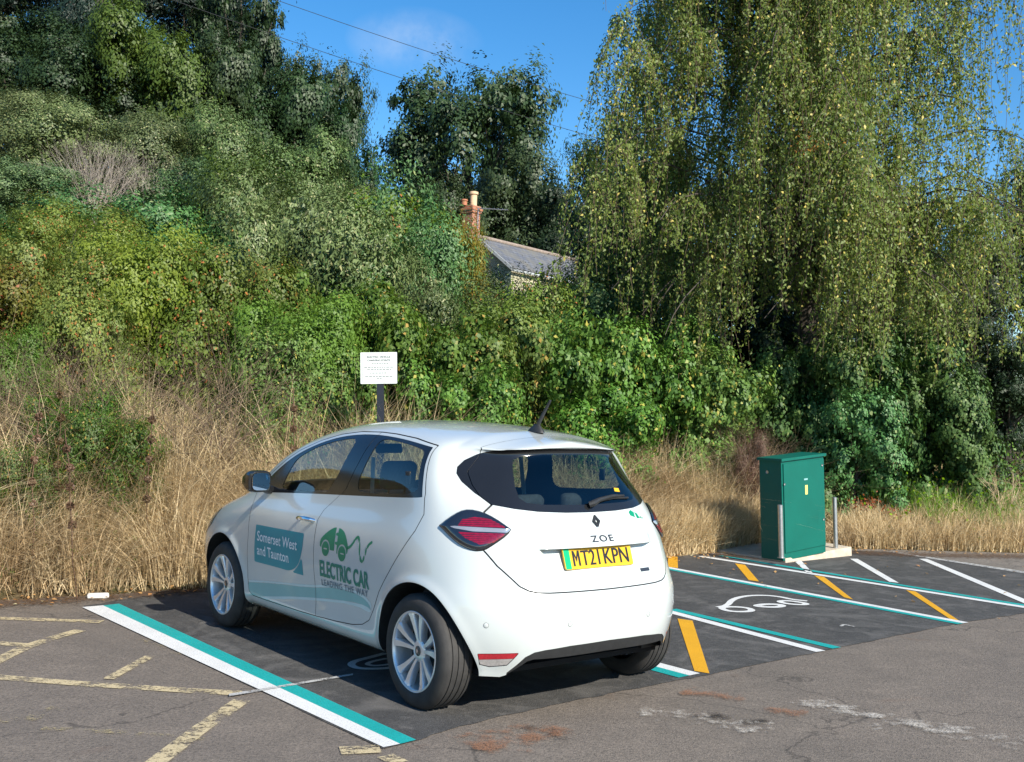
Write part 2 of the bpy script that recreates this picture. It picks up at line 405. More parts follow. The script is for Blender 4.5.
ar = np.linalg.norm(fn, axis=1); T0 = T0[ar > 1e-10]
if (fn[ar > 1e-10] * V0[T0[:, 0], 3:]).sum() < 0: T0 = T0[:, ::-1]
half = (V0, T0)
bvh = BVHTree.FromPolygons([tuple(v) for v in V0[:, :3]], [tuple(t) for t in T0])

# outlines measured on the car (x,z) side / (y,z) rear
DLO = chaikin([(.066, 1.135), (.075, 1.15), (.10, 1.23), (.128, 1.31), (.138, 1.36), (.150, 1.414), (.394, 1.441), (.624, 1.459), (.824, 1.466), (1.024, 1.461), (1.251, 1.437),
    (1.482, 1.388), (1.713, 1.312), (1.857, 1.243), (2.01, 1.155), (2.16, 1.045), (2.17, 1.02), (1.95, 1.028), (1.711, 1.043), (1.243, 1.071), (.623, 1.102)], 2, keep=[(.150, 1.414)])
GLF = chaikin([(1.81, 1.062), (1.79, 1.136), (1.752, 1.225), (1.70, 1.285), (1.48, 1.366), (1.25, 1.414), (1.03, 1.438), (.995, 1.41), (1.03, 1.29), (1.085, 1.17), (1.15, 1.085), (1.25, 1.086), (1.6, 1.066)], 2)
GLR = chaikin([(.118, 1.15), (.148, 1.24), (.17, 1.31), (.185, 1.37), (.20, 1.396), (.40, 1.422), (.62, 1.44), (.70, 1.442), (.735, 1.42), (.765, 1.30), (.82, 1.118), (.60, 1.122)], 2)
BSEAM = [(.79, 1.52), (.80, 1.46), (.86, 1.28), (.93, 1.12), (1.04, 1.045), (1.13, .98), (1.166, .92), (1.166, .28)]
RDOOR = [(.05, 1.135), (.052, 1.16), (.078, 1.23), (.105, 1.31), (.118, 1.36), (.13, 1.425), (.38, 1.458), (.624, 1.476), (.80, 1.482)]
FTOP = [(1.03, 1.478), (1.26, 1.454), (1.49, 1.404), (1.72, 1.330), (1.87, 1.259), (2.03, 1.168), (2.19, 1.05)]
FFRONT = [(2.18, .98), (2.152, .85), (2.143, .707), (2.16, .576), (2.168, .42), (2.15, .325), (2.10, .302), (1.9, .300)]
DBOT = [(1.4, .305), (1.16, .311), (.9, .322), (.70, .336), (.58, .358), (.50, .395), (.44, .47), (.365, .581), (.266, .699), (.143, .852), (.065, .957), (.025, 1.05)]
DOORS = RDOOR + FTOP + FFRONT + DBOT
RGL = [(.0, 1.424), (.172, 1.426), (.409, 1.416), (.463, 1.408), (.52, 1.385), (.582, 1.35), (.622, 1.313), (.638, 1.277), (.635, 1.235), (.61, 1.177), (.566, 1.121), (.476, 1.103), (.358, 1.089), (.187, 1.081), (0, 1.079)]
def sym(p): return p + [(-a, b) for a, b in p[::-1] if a > 1e-6]
RGLS = sym(RGL)
CLR = sym([(0, 1.392), (.20, 1.392), (.33, 1.382), (.375, 1.36), (.40, 1.30), (.425, 1.22), (.43, 1.16), (.40, 1.135), (.30, 1.125), (0, 1.12)])
GATE = sym([(0, .673), (.3, .675), (.395, .676), (.463, .680), (.505, .69), (.545, .712), (.585, .76), (.628, .813), (.668, .89), (.66, 1.0), (.612, 1.084), (.569, 1.121), (.597, 1.165), (.602, 1.22), (.592, 1.285), (.555, 1.357), (.505, 1.405), (.50, 1.47), (.50, 2.0), (0, 2.0)])
TAIL = chaikin([(.779, 1.0), (.748, 1.041), (.70, 1.082), (.662, 1.095), (.62, 1.084), (.581, 1.055), (.530, 1.0), (.555, .971), (.624, .920), (.665, .889), (.699, .882), (.737, .903), (.760, .939)], 1, keep=[(.779, 1.0), (.530, 1.0)])
REFL = [(.712, .356), (.548, .369), (.568, .33), (.585, .298), (.65, .285), (.692, .296)]
DIFF = sym([(0, .397), (.274, .392), (.42, .380), (.475, .370), (.515, .345), (.545, .30), (.575, .257), (.575, .1), (0, .1)])
fy = lambda V: .52 - V[:, 1]
F_dlo = lambda V: np.maximum(sd(V[:, 0], V[:, 2], DLO), fy(V))
F_glf = lambda V: np.maximum(sd(V[:, 0], V[:, 2], GLF), fy(V))
F_glr = lambda V: np.maximum(sd(V[:, 0], V[:, 2], GLR), fy(V))
F_door = lambda V: np.maximum(sd(V[:, 0], V[:, 2], DOORS), fy(V))
F_rgl = lambda V: np.maximum(sd(V[:, 1], V[:, 2], RGLS), V[:, 0] - .2)
F_clr = lambda V: np.maximum(sd(V[:, 1], V[:, 2], CLR), V[:, 0] - .2)
F_gate = lambda V: np.maximum(sd(V[:, 1], V[:, 2], GATE), V[:, 0] + .085) * np.where(V[:, 2] > 1.39, 2.2, 1)
F_tail = lambda V: np.maximum(sd(V[:, 1], V[:, 2], TAIL), V[:, 0] - .02)
F_refl = lambda V: np.maximum(sd(V[:, 1], V[:, 2], REFL), V[:, 0] + .2)
F_diff = lambda V: np.maximum(sd(V[:, 1], V[:, 2], DIFF), V[:, 0] + .3)
F_arch = lambda V: np.maximum(np.minimum(np.hypot(V[:, 0], V[:, 2] - .31) - .374, np.hypot(V[:, 0] - 2.588, V[:, 2] - .31) - .380), .45 - V[:, 1])
WSC = [(2.30, 0), (2.315, .3), (2.34, .5), (2.36, .62), (2.31, .67), (2.12, .655), (1.9, .62), (1.72, .585), (1.655, .54), (1.64, .3), (1.635, 0)]
F_ws = lambda V: np.maximum(sd(V[:, 0], V[:, 1], sym2(WSC)), 1.0 - V[:, 2])
def sym2(p): return p + [(a, -b) for a, b in p[::-1] if b > 1e-6]
HOOD = sym2([(2.40, 0), (2.42, .4), (2.50, .66), (2.75, .67), (3.0, .60), (3.13, .47), (3.19, .3), (3.21, 0)])
F_hood = lambda V: np.maximum(sd(V[:, 0], V[:, 1], HOOD), .72 - V[:, 2])
HEADL = [(2.79, .845), (2.95, .84), (3.12, .765), (3.27, .68), (3.33, .62), (3.2, .60), (3.02, .65), (2.88, .72)]
F_head = lambda V: np.maximum(sd(V[:, 0], V[:, 2], HEADL), .22 - V[:, 1])
F_grille = lambda V: np.maximum(sd(V[:, 1], V[:, 2], sym([(0, .44), (.42, .43), (.50, .36), (.46, .27), (0, .26)])), 3.0 - V[:, 0])

car = empty('hatchback_car', (.181, 6.446, 0), 2.231)
tag(car, 'white electric hatchback with teal and green door stickers, parked in the marked bay', 'car')

B = half
_, B = split(B, F_arch(B[0]))
# the rear bumper and sill end at their lower edges
_, B = split(B, np.where(B[0][:, 0] < -.15, B[0][:, 2] - np.interp(np.abs(B[0][:, 1]), [0, .47, .50, .575, .60], [.335, .33, .32, .245, .232]), 1.0))
liner_src = B
def cut(B, F, gap):
    a, B2 = split(B, F(B[0]) + gap); _, B3 = split(B2, F(B2[0]) - gap); return a, B3
tail, B = cut(B, F_tail, .0015)
rgl, B = cut(B, F_rgl, .0005)
gate, B = cut(B, F_gate, .0036)
doors, B = cut(B, F_door, .0026)
refl, B = cut(B, F_refl, .001)
diff, B = cut(B, F_diff, .001)
head, B = cut(B, F_head, .0015)
ws, B = cut(B, F_ws, .0005)
hood, B = cut(B, F_hood, .0025)
gril, B = cut(B, F_grille, .001)
put('body', both(B), M_white, car)
# the inner lining: seen through the door gaps and the windows
L = liner_src
for F in (F_glf, F_glr): _, L = split(L, F(L[0]) - .004)
_, L = split(L, F_clr(L[0]) - .004); _, L = split(L, F_ws(L[0]) - .004)
lining = put('inner_lining', both(off(L, -.010)), M_inner, car)
# tailgate
g1, _ = split(gate, np.ones(len(gate[0])) * -1)
gateo = put('tailgate', both(gate), M_white, car)
cl, fr = split(rgl, F_clr(rgl[0]))
rw = put('rear_window', both(off(cl, -.001)), M_glassp, car)
# quarter seam in the black glass band
_, fr2 = split(fr, np.abs(F_gate(fr[0])) - .002)
fro = put('window_border', both(off(fr2, -.001)), M_blackgloss, gateo)
# doors
sb = lambda V: V[:, 0] - np.interp(V[:, 2], [p[1] for p in BSEAM[::-1]], [p[0] for p in BSEAM[::-1]])
rear_d, fd0 = split(doors, sb(doors[0]) + .0026)
_, front_d = split(doors, sb(doors[0]) - .0026)
def side_decals(Mh, poly, mat, name, parent, o=.0015):
    m = split(Mh, F_poly(Mh[0], poly))[0]
    if len(m[1]) == 0: return None
    return put(name, off(m, o), mat, parent)
def F_poly(V, poly): return np.maximum(sd(V[:, 0], V[:, 2], poly), fy(V))
PANEL = chaikin([(2.022, .803), (1.309, .815), (1.312, .76), (1.325, .69), (1.38, .60), (1.50, .548), (1.66, .548), (2.047, .545)], 2, keep=[(2.022, .803), (1.309, .815), (2.047, .545)])
PTRI = [(1.322, .665), (1.318, .545), (1.48, .545), (1.44, .562), (1.38, .60), (1.345, .64)]
SWOOSH1 = [(2.155, .385), (1.87, .418), (1.60, .445), (1.38, .463), (1.15, .490), (.95, .520), (.79, .529), (.66, .528), (.56, .515), (.50, .495), (.47, .455), (.50, .470), (.576, .474), (.68, .473), (.802, .462), (1.0, .445), (1.157, .425), (1.487, .384), (1.75, .345), (1.971, .312), (2.155, .302)]
SWOOSH2 = [(2.155, .400), (1.87, .433), (1.60, .460), (1.38, .480), (1.15, .508), (.95, .538), (.79, .546), (.64, .545), (.54, .530), (.47, .50), (.455, .455), (.50, .495), (.56, .517), (.66, .530), (.79, .531), (.95, .522), (1.15, .492), (1.38, .465), (1.60, .447), (1.87, .42), (2.155, .387)]
SWOOSH3 = [(1.99, .312), (1.75, .345), (1.487, .384), (1.157, .425), (.802, .462), (.576, .474), (.50, .468), (.47, .45), (.50, .44), (.60, .452), (.80, .446), (1.15, .41), (1.48, .368), (1.75, .327), (1.9, .304)]
def car_icon():                            # a car cut in two with a plug, seen from the side
    cl_ = chaikin([(1.085, .715), (1.088, .775), (1.05, .815), (.985, .862), (.935, .888), (.905, .893), (.902, .715), (.985, .715)], 1, keep=[(.905, .893), (.902, .715)])
    cr = chaikin([(.872, .893), (.83, .885), (.79, .862), (.752, .805), (.735, .77), (.742, .70), (.872, .70)], 1, keep=[(.872, .893), (.872, .70)])
    rz = lambda p: [(a, .893 - (.893 - b) * .80) for a, b in p]
    return rz(cl_), rz(cr)
def disc(cx, cz, r, n=28): return [(cx + r * math.cos(2 * math.pi * i / n), cz + r * math.sin(2 * math.pi * i / n)) for i in range(n)]
def text_mesh(txt, size, sx=1.0, bold=0.0, spacing=1.0, line=1.0):
    cu = bpy.data.curves.new('t', 'FONT'); cu.body = txt; cu.size = size; cu.offset = bold; cu.space_character = spacing; cu.space_line = line; cu.resolution_u = 4
    ob = bpy.data.objects.new('t', cu); COL.objects.link(ob); bpy.context.view_layer.update()
    dg = bpy.context.evaluated_depsgraph_get(); me = bpy.data.meshes.new_from_object(ob.evaluated_get(dg))
    v = [(q.co.x * sx, q.co.y) for q in me.vertices]; f = [tuple(p.vertices) for p in me.polygons]
    bpy.data.objects.remove(ob); bpy.data.curves.remove(cu); bpy.data.meshes.remove(me); return v, f
def side_text(txt, x, z, size, mat, parent, sx=1, bold=0, slope=0.0, width=None, height=None, sgn=1, line=1.0, spacing=1.0):
    v, f = text_mesh(txt, size, sx, bold, spacing, line)
    xs = [p[0] for p in v]; ys = [p[1] for p in v]
    kx = width / (max(xs) - min(xs)) if width else 1; kz = height / (max(ys) - min(ys)) if height else 1
    pts = []
    for a, b in v:
        u = (a - min(xs)) * kx; w = (b - min(ys)) * kz
        X_ = x - u; Z_ = z + w + slope * u
        h = bvh.ray_cast(Vector((X_, 2, Z_)), Vector((0, -1, 0)))[0]
        pts.append((X_, sgn * ((h.y if h else .86) + .0032), Z_))
    me = bpy.data.meshes.new('lettering'); me.from_pydata(pts, [], f); me.update(); return link('lettering', me, mat, parent)
def make_door(Mh, glassF, name_label, front, sgn):
    fl = (lambda m: m) if sgn > 0 else mirr
    black, pan = split(Mh, F_dlo(Mh[0]))
    gl, blk = split(black, glassF(black[0]))
    d = put('car_door', fl(pan), M_white, car)
    put('window_trim', fl(off(blk, -.0015)), M_blackgloss, d)
    put('side_window', fl(off(gl, -.004)), M_glass if front else M_glassp, d)
    dec = []
    for poly, mat in ((SWOOSH1, M_aqua), (SWOOSH2, M_aqua2), (SWOOSH3, M_aqua2)):
        m = split(pan, F_poly(pan[0], poly))[0]
        if len(m[1]): put('sticker_band', fl(off(m, .0012)), mat, d)
    if front:
        for poly in (PANEL, PTRI):
            m = split(pan, F_poly(pan[0], poly))[0]; put('council_sticker', fl(off(m, .0014)), M_teal, d)
        if sgn > 0: side_text('Somerset West\nand Taunton', 1.992, .600, .1, M_textwhite, d, bold=.0012, width=.60, height=.165)
        else: side_text('Somerset West\nand Taunton', 1.38, .600, .1, M_textwhite, d, width=-.60, height=.165, sgn=-1)
        hb = MB()
        for k in range(1):
            pts = [(1.20, .846, .905), (1.215, .872, .912), (1.26, .882, .915), (1.33, .884, .912), (1.375, .876, .908), (1.392, .850, .902)]
            hb.tube([(a, sgn * b, c) for a, b, c in pts], [.012, .014, .015, .015, .014, .012], 10)
        hb.build('door_handle', M_chrome, d, True)
        hb = MB(); hb.lathe([(0, .0), (.045, .0), (.055, .003), (.052, -.006)], 20, 'Y', (1.29, 0, .903)); 
        o = hb.build('handle_cup', M_dchrome, d, True); o.location = (0, sgn * .852, 0); o.scale = (1.0, sgn, .8)
    else:
        a, b = car_icon(); wl, wr = (1.012, .752), (.805, .745)
        for poly in (a, b):
            m = split(pan, F_poly(pan[0], poly))[0]
            for c_ in (wl, wr): _, m = split(m, np.hypot(m[0][:, 0] - c_[0], m[0][:, 2] - c_[1]) - .056)
            put('car_symbol', fl(off(m, .0014)), M_green, d)
        for k, c_ in enumerate((wl, wr)):
            m = split(pan, np.maximum(np.hypot(pan[0][:, 0] - c_[0], pan[0][:, 2] - c_[1]) - .046, fy(pan[0])))[0]
            _, m = split(m, np.maximum(np.abs(m[0][:, 2] - c_[1]) - .004, np.abs(m[0][:, 0] - c_[0]) - .025))
            if k: _, m = split(m, np.maximum(np.abs(m[0][:, 0] - c_[0]) - .004, np.abs(m[0][:, 2] - c_[1]) - .025))
            put('car_symbol', fl(off(m, .0014)), M_green, d)
        for zz in (.845, .790):                     # plug prongs
            m = split(pan, F_poly(pan[0], [(.898, zz), (.898, zz + .018), (.865, zz + .018), (.865, zz)]))[0]; put('car_symbol', fl(off(m, .0016)), M_green, d)
        wp_ = [(.745, .785), (.70, .80), (.64, .872), (.61, .85), (.59, .745), (.565, .72), (.54, .75), (.525, .80), (.50, .835), (.470, .85)]; wav = [tuple(np.array(chaikin(wp_, 3, keep=[wp_[0], wp_[-1]])[k])) for k in range(len(chaikin(wp_, 3, keep=[wp_[0], wp_[-1]])))]
        wav = wav[:wav.index(wp_[-1]) + 1]
        wm = split(pan, np.maximum(dline(pan[0][:, 0], pan[0][:, 2], wav) - .0085, fy(pan[0])))[0]; put('car_symbol', fl(off(wm, .0014)), M_green, d)
        if sgn > 0:
            side_text('ELECTRIC CAR', 1.083, .574, .13, M_textgreen, d, bold=.004, slope=.0, width=.605, height=.103)
            side_text('LEADING THE WAY', 1.07, .518, .06, M_grey_v, d, bold=.0008, slope=.02, width=.575, height=.040, spacing=1.15)
        else:
            side_text('ELECTRIC CAR', .478, .574, .13, M_textgreen, d, width=-.605, height=.103, sgn=-1)
            side_text('LEADING THE WAY', .49, .518, .06, M_grey_v, d, width=-.575, height=.040, sgn=-1)
        hb = MB()                                    # handle hidden in the window frame corner
        hb.box((.27, sgn * .752, 1.235), (.05, .012, .075), bev=.006); hb.build('door_handle', M_plastic, d, True)
    return d
for sgn in (1, -1):
    make_door(front_d, F_glf, '', True, sgn); make_door(rear_d, F_glr, '', False, sgn)
# tail lamps: a bulging smoked diamond with a bright bar and red strips
ft = np.minimum(.026, np.maximum(0, -F_tail(tail[0])) * .9); bulge = .027 * np.sqrt(1 - (1 - ft / .026) ** 2) * (0.55 + .45 * sstep(.60, .74, tail[0][:, 1]))
tlm = off(tail, bulge)
e = 1e-3
def renorm(Mh):
    V, T = clean(Mh); V = V.copy(); n = np.zeros((len(V), 3)); f = np.cross(V[T[:, 1], :3] - V[T[:, 0], :3], V[T[:, 2], :3] - V[T[:, 0], :3])
    for k in range(3): np.add.at(n, T[:, k], f)
    V[:, 3:] = n / np.maximum(np.linalg.norm(n, axis=1, keepdims=True), 1e-12); return V, T
tlm = renorm(tlm)
for sgn in (1, -1):
    fl = (lambda m: m) if sgn > 0 else mirr
    tl = put('tail_light', fl(tlm), M_lampdark, car)
    for (y0, y1, z0, z1, nm, mt) in ((.545, .765, .984, 1.0005, 'light_bar', M_lampclear),):
        poly = [(.770, 1.004), (.755, 1.008), (.54, 1.004), (.536, .998), (.56, .984), (.70, .985), (.76, .996)]
        m = split(tlm, np.maximum(sd(tlm[0][:, 1], tlm[0][:, 2], poly), -1))[0]; put('light_bar', fl(off(m, .002)), mt, tl)
    for poly in ([(.56, 1.009), (.585, 1.030), (.615, 1.052), (.67, 1.058), (.72, 1.044), (.745, 1.011)], [(.565, .979), (.59, .958), (.63, .930), (.69, .920), (.735, .948), (.752, .979)]):
        m = split(tlm, sd(tlm[0][:, 1], tlm[0][:, 2], poly))[0]
        for zz in (1.020, 1.030, 1.040, 1.049, .970, .960, .950, .940, .930):
            _, m = split(m, np.abs(m[0][:, 2] - zz + .03 * (m[0][:, 1] - .65)) - .0016)
        put('red_lens', fl(off(m, .0012)), M_red, tl)
    r_ = put('reflector', fl(off(split(refl, refl[0][:, 2] - .330 + .1 * (refl[0][:, 1] - .63))[1], -.003)), M_redrefl, car)
    put('reflector_base', fl(off(split(refl, refl[0][:, 2] - .328 + .1 * (refl[0][:, 1] - .63))[0], -.004)), M_greyrefl, r_)
    hl = put('headlight', fl(off(head, .003)), M_lampclear, car)
    for yy in (.70, .29):
        zz = .512; h = bvh.ray_cast(Vector((-2, yy, zz)), Vector((1, 0, 0))); p_, n_ = h[0], h[1]
        if n_.x > 0: n_ = -n_
        rot = Vector((0, 0, 1)).rotation_difference(n_).to_matrix()
        sm = MB().lathe([(.0, .0016), (.0115, .0016), (.0125, .001), (.0128, -.004)], 20, 'Z'); sm.v = [tuple(p_ + rot @ Vector(v)) for v in sm.v]
        if sgn < 0: sm.v = [(a, -b, c) for a, b, c in sm.v]
        sm.build('parking_sensor', M_white, car, True)
        sm = MB().lathe([(.0128, .0008), (.0142, .0012), (.0146, -.004)], 20, 'Z'); sm.v = [tuple(p_ + rot @ Vector(v)) for v in sm.v]
        if sgn < 0: sm.v = [(a, -b, c) for a, b, c in sm.v]
        sm.build('sensor_ring', M_dchrome, car, True)
put('diffuser', both(off(diff, -.004)), M_plastic, car)
# underside of the rear apron and floor
fl_ = MB(); fl_.box((1.35, 0, .235), (3.4, 1.30, .03)); fl_.build('underfloor', simple('underbody_shadow_black', (.005, .005, .006), .9), car)  # black underbody, colour deepened to stand for the shadow beneath the bumper
put('bonnet', both(hood), M_white, car); put('windscreen', both(off(ws, -.002)), M_glass, car); put('grille', both(off(gril, -.01)), M_plastic, car)
# wheel wells
for hx, rr in ((0, .385), (2.588, .39)):
    for sgn in (1, -1):
        wb = MB(); v = []; f = []; n = 32
        for i in range(n + 1):
            a = math.pi * (-.05 + 1.10 * i / n); c_, s_ = math.cos(a) * rr, math.sin(a) * rr
            hh = bvh.ray_cast(Vector((hx + c_ * .97, 2, max(.24, .31 + s_ * .97))), Vector((0, -1, 0)))[0]; yo = (hh.y if hh else .7) - .012
            v += [(hx + c_, sgn * yo, .31 + s_), (hx + c_, sgn * .50, .31 + s_), (hx, sgn * .50, .31)]
        for i in range(n):
            f += [(3 * i, 3 * i + 1, 3 * i + 4, 3 * i + 3), (3 * i + 1, 3 * i + 2, 3 * i + 5, 3 * i + 4)]
        wb.add(v, f); wb.build('wheel_well', M_plastic, car)
# wheels
def make_wheel(cx, sgn):
    w = empty('wheel', (cx, sgn * .757, .31), 0, car)
    if sgn < 0: w.rotation_euler = (0, 0, math.pi)
    tp = []
    pr = [(.212, .092), (.222, .101), (.245, .104), (.270, .102), (.288, .096), (.298, .088), (.3045, .078)]
    g = []
    for yc in (.055, .018, -.018, -.055):
        g += [(.3105, yc + .014), (.3105, yc + .0045), (.3035, yc + .004), (.3035, yc - .004), (.3105, yc - .0045)]
    pr += g + [(.3105, -.068), (.3045, -.078), (.298, -.088), (.288, -.096), (.27, -.102), (.245, -.104), (.222, -.101), (.212, -.092)]
    MB().lathe(pr, 96).build('tyre', M_rubber, w, True, 40)
    rb = MB()
    rb.lathe([(.208, .095), (.2165, .1015), (.2185, .100), (.2150, .092), (.2130, .085)], 96)
    rb.lathe([(.217, .1005), (.2085, .1005), (.2055, .096), (.2035, .080), (.198, .03), (.190, -.08)], 96)
    rim = rb.build('rim', M_rim, w, True, 40)
    MB().lathe([(.190, -.01), (.06, -.015), (.0, -.015)], 48).build('brake_well', M_rimdark, w, True)
    sb_ = MB()
    for k in range(5):
        a0 = 2 * math.pi * k / 5 + math.pi / 2
        for s in (-1, 1):
            def P3(r, da, y): a = a0 + da; return (r * math.cos(a), y, r * math.sin(a))
            rs = [.035, .06, .10, .15, .19, .2085]; dc = [.26, .235, .21, .225, .25, .265]; hw = [.28, .19, .14, .122, .118, .125]
            yy = [.060, .0660, .0740, .0830, .0890, .0960]
            v = []; f = []
            for r, d_, h_, y_ in zip(rs, dc, hw, yy):
                c_ = s * d_
                v += [P3(r, c_ - h_, y_ - .012), P3(r, c_ - h_ * .75, y_), P3(r, c_ + h_ * .75, y_), P3(r, c_ + h_, y_ - .012), P3(r, c_ + h_ * .9, y_ - .04), P3(r, c_ - h_ * .9, y_ - .04)]
            for i in range(len(rs) - 1):
                for j in range(6): f.append((i * 6 + j, i * 6 + (j + 1) % 6, (i + 1) * 6 + (j + 1) % 6, (i + 1) * 6 + j))
            sb_.add(v, f)
    sb_.lathe([(.0, .070), (.03, .070), (.046, .068), (.060, .060), (.064, .03)], 40)
    sb_.build('spokes', M_rim, w, True, 30)
    cp = MB().lathe([(.0, .0745), (.024, .0735), (.028, .071), (.029, .066)], 32); cp.build('centre_cap', M_dchrome, w, True)
    dm = MB(); dm.prism([(0, .016), (.010, 0), (0, -.016), (-.010, 0)], lambda u, v_, d: (u, d, v_), .074, .0765); dm.build('diamond_badge', M_chrome, w)
    for k in range(5):
        nb = MB(); a = 2 * math.pi * (k + .5) / 5 + math.pi / 2; nb.lathe([(0, .064), (.008, .064), (.011, .058), (.011, .045)], 10, 'Y', (.047 * math.cos(a), 0, .047 * math.sin(a)))
        nb.build('wheel_nut', M_dchrome, w, True)
for cx_ in (0, 2.588):
    for sgn in (1, -1): make_wheel(cx_, sgn)
ax = MB(); ax.tube([(0, -.70, .30), (0, .70, .30)], .04, 12); ax.tube([(2.588, -.70, .30), (2.588, .70, .30)], .03, 12); ax.build('axle', M_plastic, car)
# mirrors
for sgn in (1, -1):
    mb_ = MB(); v = []; f = []; n = 24
    secs = [(1.800, .945, 1.115, .070, .066), (1.806, .945, 1.115, .078, .072), (1.85, .945, 1.115, .082, .076), (1.90, .94, 1.114, .076, .068), (1.95, .945, 1.112, .060, .045), (1.972, .94, 1.110, .02, .016)]
    for (x, y, z, ry, rz_) in secs:
        for k in range(n):
            a = 2 * math.pi * k / n; ca, sa = math.cos(a), math.sin(a); ex = .55
            v.append((x + .02 * (abs(ca) ** 2) * (1 if ca > 0 else 0), sgn * (y + ry * math.copysign(abs(ca) ** ex, ca)), z + rz_ * math.copysign(abs(sa) ** ex, sa)))
    for i in range(len(secs) - 1):
        for k in range(n): f.append((i * n + k, i * n + (k + 1) % n, (i + 1) * n + (k + 1) % n, (i + 1) * n + k))
    f.append(tuple(range(n))); f.append(tuple((len(secs) - 1) * n + k for k in range(n)))
    mb_.add(v, f); mb_.tube([(1.90, sgn * .90, 1.075), (1.93, sgn * .84, 1.05), (1.95, sgn * .79, 1.045)], [.03, .028, .03], 10)
    mo = mb_.build('wing_mirror', M_blackgloss, car, True)
    gm = MB(); poly = []
    for k in range(n):
        a = 2 * math.pi * k / n; ca, sa = math.cos(a), math.sin(a); poly.append((.945 + .064 * math.copysign(abs(ca) ** .5, ca), 1.115 + .058 * math.copysign(abs(sa) ** .5, sa)))
    gm.prism(poly, lambda u, v_, d: (d - .06 * (u - .945), sgn * u, v_), 1.794, 1.7985); gm.build('mirror_glass', simple('mirror_silver', (.85, .87, .9), .02, metal=1, var=.01) if sgn > 0 else bpy.data.materials['mirror_silver'], mo)
# rear furniture
def rearpt(y, z, o=0.0):
    h = bvh.ray_cast(Vector((-2, max(abs(y), .0012), z)), Vector((1, 0, 0)))[0]; return Vector((h.x - o, y, z))
pl_M = lambda u, v_, d: Vector((-.553 + .34 * v_ - d, -u * .97 + .022, .843 + v_))        # u to the right seen from behind
def rrect(w, h, r=.01, n=4):
    o = []
    for cx, cy, a0 in ((w / 2 - r, h / 2 - r, 0), (-w / 2 + r, h / 2 - r, 90), (-w / 2 + r, -h / 2 + r, 180), (w / 2 - r, -h / 2 + r, 270)):
        for i in range(n + 1): a = R(a0 + 90 * i / n); o.append((cx + r * math.cos(a), cy + r * math.sin(a)))
    return o
npl = MB().prism(rrect(.520, .111), pl_M, -.006, .004).build('number_plate', M_plate, car)
MB().prism([(-.256, -.053), (-.214, -.053), (-.214, .053), (-.256, .053)], pl_M, .004, .0048).build('green_band', M_plateg, npl)
def rear_text(txt, w, h, fn_, parent, mat, bold=.0, sp=1.0, u0=None, v0=None, nm='lettering', thick=0):
    v, f = text_mesh(txt, h, 1, bold, sp); xs = [p[0] for p in v]; ys = [p[1] for p in v]
    kx = w / (max(xs) - min(xs)); ky = h / (max(ys) - min(ys))
    pts = []; F_ = []
    for q_, du_ in enumerate([0] if not thick else [-thick, 0, thick]):
        F_ += [tuple(i + len(pts) for i in g_) for g_ in f]; pts += [fn_(u0 + (a - min(xs)) * kx + du_, v0 + (b - min(ys)) * ky) - Vector((.0002 * q_, 0, 0)) for a, b in v]
    f = F_
    me = bpy.data.meshes.new(nm); me.from_pydata([tuple(p) for p in pts], [], f); me.update(); return link(nm, me, mat, parent)
rear_text('T21', .135, .079, lambda u, v_: pl_M(u, v_, .0055), npl, M_plateb, u0=-.132, v0=-.0395, thick=.0022)
rear_text('KPN', .190, .079, lambda u, v_: pl_M(u, v_, .0055), npl, M_plateb, u0=.038, v0=-.0395, thick=.0022)
mm = MB()
for q_ in ([(0, 0), (.014, 0), (.014, .079), (0, .079)], [(.040, 0), (.054, 0), (.054, .079), (.040, .079)], [(.0145, .079), (.0145, .054), (.0268, .020), (.0268, .045)], [(.0395, .079), (.0395, .054), (.0272, .020), (.0272, .045)]): mm.prism([(a - .197, b - .0395) for a, b in q_], pl_M, .004, .0056)
mm.build('lettering', M_plateb, npl)
zt = rear_text('ZOE', .165, .034, lambda u, v_: rearpt(-u, v_, .004), gateo, M_dchrome, bold=.0006, sp=1.25, u0=-.078, v0=.925)
# diamond emblem
em = MB(); o_ = [(0, .032), (.026, 0), (0, -.032), (-.026, 0)]; i_ = [(0, .017), (.012, 0), (0, -.017), (-.012, 0)]
fne = lambda u, v_, d: rearpt(-u, 1.034 + v_, d + .005)
for k in range(4):
    a, b, c_, d_ = o_[k], o_[(k + 1) % 4], i_[(k + 1) % 4], i_[k]; em.prism([a, b, c_, d_], fne, .0, .010)
em.build('diamond_emblem', M_plateb, gateo)
MB().prism(rrect(.080, .018, .004), lambda u, v_, d: rearpt(-.325 - u, .752 + v_, d), 0, .003).build('small_badge', M_dchrome, gateo)
# green sticker on the tailgate
gs = MB()
for poly in ([(-.055, .012), (-.03, .026), (-.006, .016), (-.012, -.012), (-.05, -.006)], [(0, .018), (.022, .012), (.034, -.012), (.006, -.016)]):
    gs.prism(poly, lambda u, v_, d: rearpt(-.352 - u, 1.048 + v_ - .15 * u, d), .0, .0015)
gs.build('green_sticker', M_green, gateo)
gm2 = MB(); gm2.tube([rearpt(-.386, 1.038, .001), rearpt(-.397, 1.03, .001), rearpt(-.402, 1.042, .001), rearpt(-.408, 1.024, .001), rearpt(-.42, 1.035, .001)], .0018, 6); gm2.build('green_sticker_lead', M_green, gateo)
ys_ = MB(); ys_.prism([(-.024, -.010), (.024, -.015), (.022, .006), (-.022, .010)], lambda u, v_, d: rearpt(-.262 - u, 1.195 + v_, d), 0, .001); ys_.build('yellow_window_sticker', M_plate, gateo)
